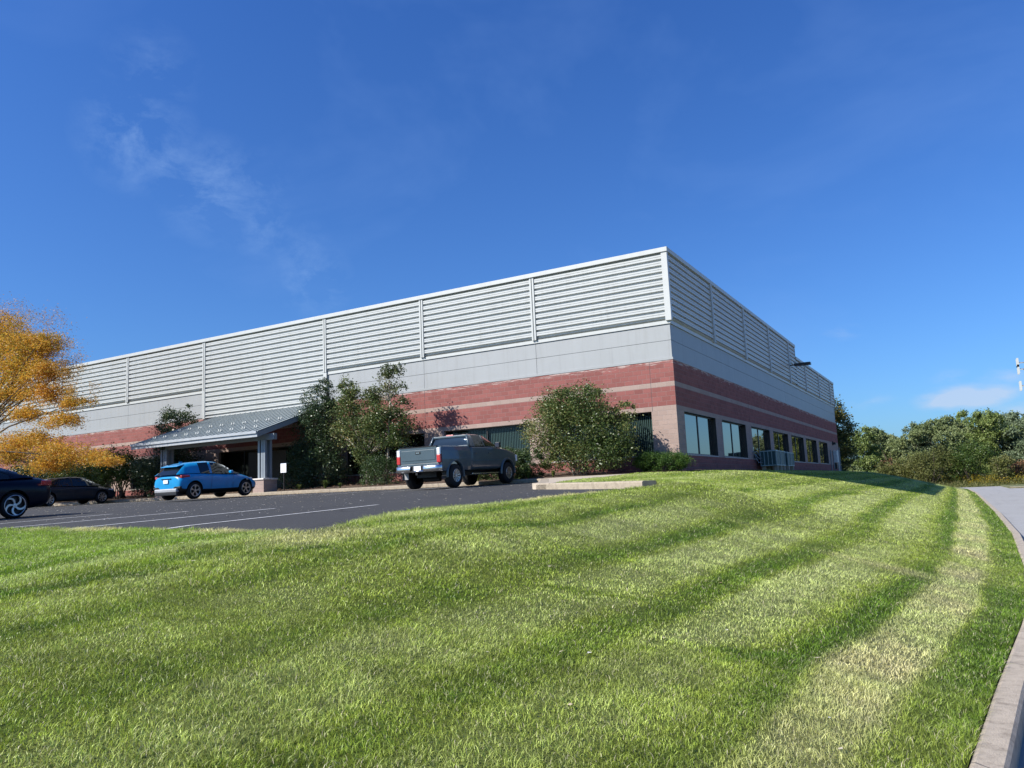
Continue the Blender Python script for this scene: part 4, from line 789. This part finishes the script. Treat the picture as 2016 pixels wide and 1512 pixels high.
def cutarch(o, axles, r, hw, zc, depth=.34):
    cut = MB()
    for y in axles:
        for s in (-1, 1):
            cut2 = MB(); x0, x1 = (hw-depth, hw+.3) if s > 0 else (-hw-.3, -hw+depth)
            k = len(cut.v); n = 28
            for xx in (x0, x1):
                for i in range(n): t = 2*math.pi*i/n; cut.v.append((xx, y+r*math.cos(t), zc+r*math.sin(t)))
            for i in range(n): i2 = (i+1) % n; cut.f.append([k+i, k+i2, k+n+i2, k+n+i]); cut.m.append(0)
            cut.f += [[k+i for i in range(n)][::-1], [k+n+i for i in range(n)]]; cut.m += [0, 0]
    c = cut.build('cutter', BLKP)
    bm_ = bmesh.new(); bm_.from_mesh(c.data); bmesh.ops.recalc_face_normals(bm_, faces=bm_.faces); bm_.to_mesh(c.data); bm_.free()
    apply(o); bm_ = bmesh.new(); bm_.from_mesh(o.data); bmesh.ops.recalc_face_normals(bm_, faces=bm_.faces); bm_.to_mesh(o.data); bm_.free()
    c.parent = o.parent
    bo = o.modifiers.new('b', 'BOOLEAN'); bo.operation = 'DIFFERENCE'; bo.solver = 'EXACT'; bo.object = c; bo.material_mode = 'TRANSFER'
    bpy.context.view_layer.update(); apply(o); bpy.data.objects.remove(c); sharpen(o, .7)
def wheel(parent, x, y, z, r, wd, rr_, nsp, side, swirl=0, split=0, rimw=.02, hub=.06):
    w_ = MB(); prof = [(-wd/2, rr_), (-wd/2-.004, rr_+.03), (-wd/2+.015, r-.025), (-wd/2+.04, r-.004), (0, r), (wd/2-.04, r-.004), (wd/2-.015, r-.025), (wd/2+.004, rr_+.03), (wd/2, rr_)]
    w_.lathe(prof, 40, 'x'); e = empty('wheel', (x, y, z)); e.parent = parent; w_.build('tyre', RUB, e, True)
    d = MB(); xo = side*wd*.36; d.lathe([(xo-side*.06, rr_+.004), (xo-side*.06, .001)], 32, 'x'); d.build('brake_disc', BLKP, e, True)
    m = MB(); xs1 = side*(wd/2+.002); m.lathe([(xs1-side*.06, rr_+.006), (xs1, rr_+.006), (xs1+side*.004, rr_-.004), (xs1, rr_-rimw), (xs1-side*.06, rr_-rimw)], 40, 'x')
    m.lathe([(xs1-side*.035, hub), (xs1-side*.01, hub*.9), (xs1-side*.008, .001)], 16, 'x')
    for k in range(nsp):
        for sp in ((-1, 1) if split else (0,)):
            a0 = 2*math.pi*k/nsp+.2; N_ = 6; L1 = []; L2 = []
            for q in range(N_+1):
                t = q/N_; rad = hub*.8+(rr_-rimw*.5-hub*.8)*t; a = a0+swirl*t*t+sp*split*t; hw_ = (.016+.018*t)*(1.0 if not split else .6)*(rr_/.23)
                ca, sa = math.cos(a), math.sin(a); L1.append((xs1-side*(.02-.012*t), rad*ca-hw_*sa, rad*sa+hw_*ca)); L2.append((xs1-side*(.02-.012*t), rad*ca+hw_*sa, rad*sa-hw_*ca))
            for q in range(N_):
                m.quad(L1[q], L2[q], L2[q+1], L1[q+1])
                for A, B in ((L1[q], L1[q+1]), (L2[q], L2[q+1])): m.quad(A, B, (B[0]-side*.03, B[1], B[2]), (A[0]-side*.03, A[1], A[2]))
    m.build('rim', ALU, e); return e
def plate_(parent, x, y, z, wd=.3, h=.15, ry=0, txt=''):
    o = MB().box(-wd/2, wd/2, -.008, .008, -h/2, h/2).build('number_plate', PLATE, parent, False, (x, y, z)); return o

# ---- pickup truck (origin under its centre line at the rear bumper face)
TX, TY = -6.25, -9.9; TZ = float(lotz(TX, -7)); 
tk = empty('pickup_truck', (TX, TY, float(lotz(TX, -8.9))), 0, 'slate blue crew cab pickup truck parked nose in beside the clipped hedge', 'pickup truck'); slope = math.atan((float(lotz(TX, -5.2))-float(lotz(TX, -8.9)))/3.7); tk.rotation_euler = (slope, 0, 0)
TP = paint('slate_blue_paint', (.048, .074, .092), .0, .38, .6); HW = .95
def sec(y, zb, zm, zs, hw, zt=None, hs_=None, tum=.03):
    zt = zt or zs; hs_ = hs_ or hw-tum; return (y, [(0, zb), (hw-.10, zb), (hw-.015, zb+.10), (hw, zm), (hw-.01, zs-.12), (hs_, zs-.03), (hs_-.08, zt), (0, zt+.0)])
# cab + front body
cab = loft('body', [sec(2.02, .56, .95, 1.46, .945), sec(2.06, .56, .95, 1.46, .95), sec(2.9, .56, .95, 1.45, .95), sec(3.7, .56, .95, 1.44, .95), sec(3.95, .56, .95, 1.42, .95, 1.43), sec(4.5, .56, .95, 1.36, .95, 1.40), sec(5.0, .56, .92, 1.28, .93, 1.34), sec(5.45, .58, .9, 1.20, .88, 1.27), sec(5.62, .6, .88, 1.14, .82, 1.18), sec(5.66, .64, .88, 1.08, .76, 1.1)], [TP, BLKP], tk, sub=2)
cutarch(cab, [4.68], .50, .95, .44)
bd = MB()
# bed: two side walls (loft-like outline), floor, tailgate
def bedside(s):
    b = MB(); prof = [(.02, .60), (.0, .72), (-.01, 1.0), (.0, 1.3), (.03, 1.44), (.06, 1.46), (.13, 1.46), (.13, .60)]; ys_b = [.17, .2, .6, 1.2, 1.8, 2.0]
    for y in ys_b:
        bulge = .035*math.exp(-((y-1.0)/.55)**2)
        for dx, z in prof: xx = HW-dx+(bulge if .65 < z < 1.2 and dx < .05 else 0); b.v.append((s*xx, y, z))
    k = len(prof)
    for i in range(len(ys_b)-1):
        for j_ in range(k): j2 = (j_+1) % k; b.f.append([i*k+j_, i*k+j2, (i+1)*k+j2, (i+1)*k+j_]); b.m.append(0)
    b.f += [list(range(k)), [(len(ys_b)-1)*k+i for i in range(k)]]; b.m += [0, 0]; o = b.build('bed_side', [TP, BLKP], tk); return o
for s in (-1, 1):
    o = bedside(s); cutarch(o, [.98], .50, .95, .44, .36)
    fl = MB(); n_ = 18; r_in, r_out = .49, .575   # flared arch lips
    for yc, a0, a1 in ((.98, -8, 188), (4.68, -5, 185)):
        k0 = len(fl.v)
        for i in range(n_+1):
            a = R(a0+(a1-a0)*i/n_); cy_, cz_ = math.cos(a), math.sin(a)
            for rr2, xx in ((r_in, HW-.06), (r_in, HW+.035), (r_in+.035, HW+.045), (r_out, HW-.005)): fl.v.append((s*xx, yc+rr2*cy_, .44+rr2*cz_))
        for i in range(n_):
            for q in range(3): fl.f.append([k0+i*4+q, k0+i*4+q+1, k0+(i+1)*4+q+1, k0+(i+1)*4+q]); fl.m.append(0)
    fl.build('wheel_arch', TP, tk, True)
MB().box(-.83, .83, .2, 2.0, .78, .82).build('bed_floor', BLKP, tk)
MB().box(-.86, .86, 1.96, 2.0, .8, 1.42).build('bed_front', TP, tk)
b = MB(); b.box(-.78, .78, .11, .165, .90, 1.45); b.box(-.72, .72, .095, .11, 1.0, 1.36); tg = b.build('tailgate', TP, tk, bevel=.015)
MB().box(-.79, .79, .10, .17, 1.45, 1.475).build('cap_strip', BLKP, tg); MB().box(-.11, .11, .083, .095, 1.22, 1.31).build('handle', BLKP, tg, bevel=.01)
MB().box(-.07, .07, .075, .083, 1.25, 1.275).build('handle_bar', CHR, tg)
MB().box(-.86, .86, .12, .2, .80, .90).build('rear_valance', TP, tk, bevel=.02)
# chrome bumper in three pieces with plate recess
b = MB()
for s in (-1, 1):
    k = len(b.v); pr = [(0, .60), (-.05, .62), (-.06, .70), (-.055, .78), (-.02, .82), (.08, .82)]; st_ = [(.28, 0), (.36, -.02), (.80, -.015), (.93, .05), (.97, .16)]
    for xs3, dy in st_:
        for py_, pz in pr: b.v.append((s*xs3, .03+py_+dy, pz))
    kk = len(pr)
    for i in range(len(st_)-1):
        for q in range(kk-1): b.f.append([k+i*kk+q, k+(i+1)*kk+q, k+(i+1)*kk+q+1, k+i*kk+q+1]); b.m.append(0)
b.box(-.30, .30, -.01, .08, .60, .655)
bp = b.build('bumper', CHR, tk, True); MB().box(-.29, .29, .04, .09, .655, .82).build('plate_recess', BLKP, bp)
plate_(tk, .0, .025, .735)
MB().box(-.04, .04, -.04, .2, .50, .58).build('tow_hitch', BLKP, tk)
for s in (-1, 1):
    l = MB().box(s*.86-.075, s*.86+.075, .085, .2, .90, 1.17).build('tail_lamp', REDL, tk, bevel=.02); MB().box(s*.86-.07, s*.86+.07, .09, .2, 1.17, 1.40).build('reverse_lens', WHTL, l, bevel=.02)
# greenhouse
def greenh(parent, L, rim=.0, glass=CGL, pt=None, pillars=(), rearglass=True, sub=0):
    """L: list of (y, zbelt, hwbelt, zroof, hwroof). returns cabin"""
    b = MB(); ring = 8; V = b.v
    for y, zb, hb, zr, hr in L:
        c = .035*min(1, max(0, (zr-zb)/.3)); V += [(hb, y, zb), (hb*.45+hr*.55, y, zb+(zr-zb)*.55+.01), (hr, y, zr-.035*(zr > zb+.1)), (hr*.6, y, zr+c*.6), (-hr*.6, y, zr+c*.6), (-hr, y, zr-.035*(zr > zb+.1)), (-(hb*.45+hr*.55), y, zb+(zr-zb)*.55+.01), (-hb, y, zb)]
    for i in range(len(L)-1):
        for q in range(7):
            side_ = q in (0, 1, 5, 6); roof = q in (2, 3, 4); steep = abs((L[i+1][3]-L[i][3])/(L[i+1][0]-L[i][0]+1e-6)) > .22
            m_ = 0
            if side_: m_ = 1 if (i not in pillars) else 0
            if roof and steep: m_ = 1
            if side_ and steep and min(L[i][3]-L[i][1], L[i+1][3]-L[i+1][1]) < .02 and q in (1, 5): m_ = 0
            b.f.append([i*ring+q, (i+1)*ring+q, (i+1)*ring+q+1, i*ring+q+1]); b.m.append(m_)
    o = b.build('cabin', [pt, glass], parent, True); sharpen(o, .9); return o
L = [(2.04, 1.45, .90, 1.46, .86), (2.07, 1.45, .90, 1.60, .82), (2.13, 1.45, .9, 1.84, .74), (2.24, 1.45, .90, 1.895, .71), (2.42, 1.45, .90, 1.915, .70), (3.05, 1.45, .90, 1.915, .70), (3.13, 1.45, .90, 1.91, .70), (3.30, 1.45, .9, 1.88, .70), (3.86, 1.44, .90, 1.60, .78), (4.12, 1.43, .90, 1.45, .86)]
cb = greenh(tk, L, pt=TP, pillars=(0, 1, 2, 3, 5))
fp = MB(); [fp.tube([(s_*.885, 2.035, 1.46), (s_*.825, 2.065, 1.62), (s_*.745, 2.12, 1.85), (s_*.70, 2.22, 1.90)], [.055, .05, .045, .03], 8) for s_ in (-1, 1)]; fp.build('rear_pillar', TP, tk, True)
MB().box(-.72, .72, 2.10, 2.17, 1.815, 1.89).build('rear_header', TP, tk, bevel=.015)
MB().box(-.86, .86, 2.02, 2.06, 1.44, 1.50).build('rear_sill', TP, tk, bevel=.01)
# window trim / b-pillar strips, door seams, handles, mirrors
def strips(parent, x, lst, mat, nm):
    b = MB()
    for s in (-1, 1):
        for (y0, z0), (y1, z1), wd in lst:
            d = Vector((0, y1-y0, z1-z0)).normalized(); q = Vector((0, -d.z, d.y))*wd/2
            A, B = Vector((s*x, y0, z0)), Vector((s*x, y1, z1)); b.quad(A-q, A+q, B+q, B-q)
    return b.build(nm, mat, parent)
strips(tk, .953, [((2.12, .62), (2.12, 1.42), .012), ((3.09, .62), (3.09, 1.42), .012), ((4.0, .85), (4.0, 1.40), .012), ((2.02, .6), (2.02, 1.44), .02)], JNT, 'door_seam')
strips(tk, .957, [((2.14, .93), (4.2, .93), .045)], paint('side_moulding_paint', (.05, .09, .13)), 'side_moulding')
for s in (-1, 1):
    for y in (2.3, 3.25): MB().box(s*.955-.02, s*.955+.02, y, y+.17, 1.18, 1.22).build('door_handle', TP, tk, bevel=.008)
    mr = MB().box(s*1.06-.1, s*1.06+.1, 3.75, 3.86, 1.38, 1.60).build('mirror', BLKP, tk, bevel=.03); MB().box(s*1.06-.085, s*1.06+.085, 3.735, 3.752, 1.40, 1.58).build('mirror_glass', CHR, mr)
    MB().box(s*.88-.05, s*.88+.05, 2.1, 4.05, .42, .47).build('running_board', CHR, tk, bevel=.015)
MB().box(-.42, .42, .55, 5.4, .40, .60).build('chassis', BLKP, tk)
MB().box(-.16, .16, 2.11, 2.2, 1.87, 1.925).build('brake_light', REDL, tk, bevel=.01)
MB().tube([(-.35, .9, .33), (.35, .9, .33)], .09, 8).build('axle', BLKP, tk)
for s in (-1, 1):
    wheel(tk, s*.84, .98, .415, .415, .30, .225, 10, s, 0, .12); wheel(tk, s*.84, 4.68, .415, .415, .30, .225, 10, s, 0, .12)
    MB().box(s*.84-.13, s*.84+.11, .47, .485, .36, .62).build('mud_flap', simple('pale_mud_flap', (.3, .3, .3), .5) if s < 0 else BLKP, tk)
MB().box(-.62, .62, 5.6, 5.7, .78, 1.05).build('grille', CHR, tk, bevel=.02)
for s in (-1, 1): MB().box(s*.76-.12, s*.76+.12, 5.5, 5.62, .86, 1.12).build('headlight', WHTL, tk, bevel=.03)

# ---- generic car
def car(name, label, loc, rz, P, cabL, pillars, pt, wb, axr, r, rimr, spokes, swirl, split, hw, arch, lower=None, rimw=.02):
    e = empty(name, loc, rz, label, 'car'); bdy = loft('body', P, [pt, BLKP], e, sub=2, facemat=(lambda i, j_: 1 if j_ in ((0, 1) if lower else (0,)) else 0))
    cutarch(bdy, [axr, axr+wb], arch, hw, r+.02); cbn = greenh(e, cabL, pt=pt, pillars=pillars)
    for y in (axr, axr+wb):
        for s in (-1, 1): wheel(e, s*(hw-.11), y, r, r, .22, rimr, spokes, s, swirl*s, split, rimw)
    MB().box(-hw+.35, hw-.35, axr-.5, axr+wb+.4, .2, .42).build('chassis', BLKP, e); return e
def cs(y, zb, hw, zm, zs, hs_, zt, zc=None):
    return (y, [(0, zb), (hw-.12, zb), (hw-.02, zb+.14), (hw, zm), (hw-.005, zm*.4+zs*.6), (hs_, zs), (hs_*.78, zt), (0, zc or zt)])
# blue crossover, origin at rear end
BP = paint('bright_blue_paint', (.006, .235, .50), .0, .3)
P = [cs(0.06, .42, .70, .62, .80, .62, .88), cs(.10, .36, .80, .62, .86, .70, .98), cs(.22, .30, .87, .66, .96, .76, 1.03), cs(.45, .26, .905, .72, 1.02, .80, 1.08), cs(.95, .24, .915, .76, 1.06, .80, 1.10), cs(1.6, .22, .89, .66, 1.03, .79, 1.06), cs(2.3, .22, .885, .64, 1.00, .79, 1.03), cs(2.95, .22, .90, .68, .97, .80, 1.02), cs(3.4, .22, .905, .72, .93, .79, 1.00), cs(3.8, .22, .89, .66, .84, .74, .93), cs(4.15, .22, .82, .56, .74, .62, .80), cs(4.32, .26, .68, .50, .62, .50, .66), cs(4.36, .3, .6, .48, .56, .45, .6)]
cl = [(.02, 1.02, .70, 1.03, .66), (.14, 1.03, .74, 1.14, .62), (.40, 1.05, .77, 1.34, .60), (.55, 1.05, .79, 1.43, .60), (.9, 1.06, .80, 1.485, .60), (1.25, 1.06, .80, 1.52, .60), (1.75, 1.03, .80, 1.545, .60), (1.86, 1.03, .80, 1.545, .60), (2.25, 1.01, .80, 1.51, .60), (2.55, 1.00, .81, 1.42, .60), (3.05, 1.00, .81, 1.14, .68), (3.28, .99, .80, 1.0, .74)]
cz = lambda y: .93-(.93-y)*.80 if y < .93 else y
P = [(cz(y), h) for y, h in P]; cl = [(cz(q[0]), *q[1:]) for q in cl]
bc = car('crossover_car', 'bright blue small crossover car parked in front of the canopy', (-18.1, -11.25, float(lotz(-18, -10))+.03), 0, P, cl, (0, 1, 2, 3, 4, 6), BP, 2.64, .93, .345, .235, 5, .0, .17, .90, .40, True)
bc.rotation_euler = (slope, 0, 0)
b = MB(); b.v += [(-.52, .36, 1.345), (.52, .36, 1.345), (.56, .68, 1.40), (-.56, .68, 1.40), (-.52, .36, 1.37), (.52, .36, 1.37), (.54, .68, 1.455), (-.54, .68, 1.455)]
for f in ((0, 3, 2, 1), (4, 5, 6, 7), (0, 1, 5, 4), (1, 2, 6, 5), (2, 3, 7, 6), (3, 0, 4, 7)): b.f.append(list(f)); b.m.append(0)
b.build('spoiler', BP, bc, bevel=.012); MB().box(-.012, .012, .85, 1.0, 1.49, 1.57).build('antenna_fin', BP, bc, bevel=.006)
for s in (-1, 1):
    tl = [(s*.50, .27), (s*.84, .33), (s*.885, .70)]; MB().prism(tl if s > 0 else tl[::-1], .88, .99).build('tail_lamp', REDL, bc, bevel=.02)
    MB().box(s*.74-.1, s*.74+.1, .24, .34, .46, .55).build('reflector_vent', BLKP, bc, bevel=.02)
    MB().box(s*.98-.09, s*.98+.09, 2.62, 2.76, 1.0, 1.13).build('mirror', BP, bc, bevel=.04)
    hl_ = [(s*.58, 4.05), (s*.80, 4.0), (s*.86, 3.62)]; MB().prism(hl_ if s > 0 else hl_[::-1], .70, .80).build('headlight', WHTL, bc, bevel=.01)
MB().box(-.68, .68, .17, .32, .32, .47).build('bumper_guard', simple('silver_bumper_guard', (.34, .34, .34), .45, metal=.2), bc, bevel=.035)
MB().box(-.66, .66, .2, .36, .20, .32).build('rear_skirt', BLKP, bc, bevel=.02)
plate_(bc, 0, .205, .76, .28, .14)
MB().box(-.3, .3, .205, .26, .86, .885).build('hatch_trim', BLKP, bc)
strips(bc, .893, [((1.72, .4), (1.80, 1.0), .01), ((2.85, .42), (2.90, .98), .01)], JNT, 'door_seam')
# dark grey sedan (nose to building) and black sedan (nose toward camera side)
def sedan(name, label, loc, rz, pt, rimstyle, L=4.85, wb=2.82, axr=1.05, kerbs=None):
    P = [cs(.03, .45, .70, .62, .86, .60, .95), cs(.08, .34, .82, .64, .93, .72, 1.03), cs(.3, .26, .89, .68, .98, .77, 1.08), cs(.8, .22, .925, .72, .99, .79, 1.09), cs(1.4, .2, .925, .70, .98, .80, 1.06), cs(2.4, .2, .915, .66, .95, .80, 1.0), cs(3.3, .2, .92, .66, .92, .80, .98), cs(3.9, .2, .92, .68, .87, .78, .95), cs(4.4, .2, .88, .62, .78, .70, .86), cs(4.7, .22, .78, .52, .68, .58, .74), cs(4.84, .28, .64, .48, .60, .5, .64)]
    cl = [(.45, 1.05, .70, 1.07, .66), (.75, 1.05, .75, 1.16, .62), (1.15, 1.02, .79, 1.29, .58), (1.5, 1.0, .80, 1.39, .57), (1.75, .99, .80, 1.425, .57), (2.25, .98, .81, 1.45, .58), (2.34, .98, .81, 1.45, .58), (2.8, .97, .81, 1.43, .58), (3.05, .97, .81, 1.38, .58), (3.6, .96, .81, 1.13, .66), (3.85, .96, .80, .98, .74)]
    e = car(name, label, loc, rz, P, cl, (0, 1, 5), pt, wb, axr, .335, rimstyle[3], *rimstyle[:3], .92, .385, rimw=rimstyle[4])
    for s in (-1, 1):
        MB().prism([(s*.45, .02), (s*.80, .07), (s*.925, .42)] if s > 0 else [(s*.925, .42), (s*.80, .07), (s*.45, .02)], .84, .97).build('tail_lamp', REDL, e, bevel=.015)
        MB().box(s*.99-.09, s*.99+.09, 3.1, 3.24, .97, 1.1).build('mirror', pt, e, bevel=.04)
        MB().prism([(s*.88, 4.25), (s*.78, 4.62), (s*.5, 4.76)] if s < 0 else [(s*.5, 4.76), (s*.78, 4.62), (s*.88, 4.25)], .66, .75).build('headlight', WHTL, e, bevel=.01)
    strips(e, .925, [((1.62, .45), (1.68, .96), .01), ((2.3, .4), (2.3, .96), .01), ((3.3, .42), (3.32, .93), .01)], JNT, 'door_seam')
    b = MB()
    for s in (-1, 1):
        Lp = [(.95, 1.17, .74), (1.25, 1.27, .69), (1.6, 1.38, .625), (2.3, 1.437, .60), (2.95, 1.395, .605), (3.5, 1.16, .70)]
        b.tube([(s*(x_+.012), y_, z_) for y_, z_, x_ in Lp], .014, 5)
    b.build('window_trim', CHR, e); plate_(e, 0, .02, .8)
    MB().box(-.7, .7, -.02, .1, .28, .36).build('rear_skirt', BLKP, e, bevel=.02)
    return e
gcar = sedan('grey_sedan', 'dark grey sedan parked nose in below the golden tree', (-30.9, -9.96, float(lotz(-30, -8.9))), 0, paint('dark_grey_paint', (.026, .031, .040), .0, .35, .15, .15), (8, 0, 0, .23, .02)); gcar.rotation_euler = (slope, 0, 0)
bcar = sedan('black_sedan', 'black sedan with silver five spoke wheels cut off by the left edge', (-11.95, -19.65, float(lotz(-11, -20.7))+.0), math.pi, paint('black_paint', (.003, .005, .014), .0, .3, .15, .12), (5, .75, 0, .262, .014))
print('objects', len(bpy.data.objects))
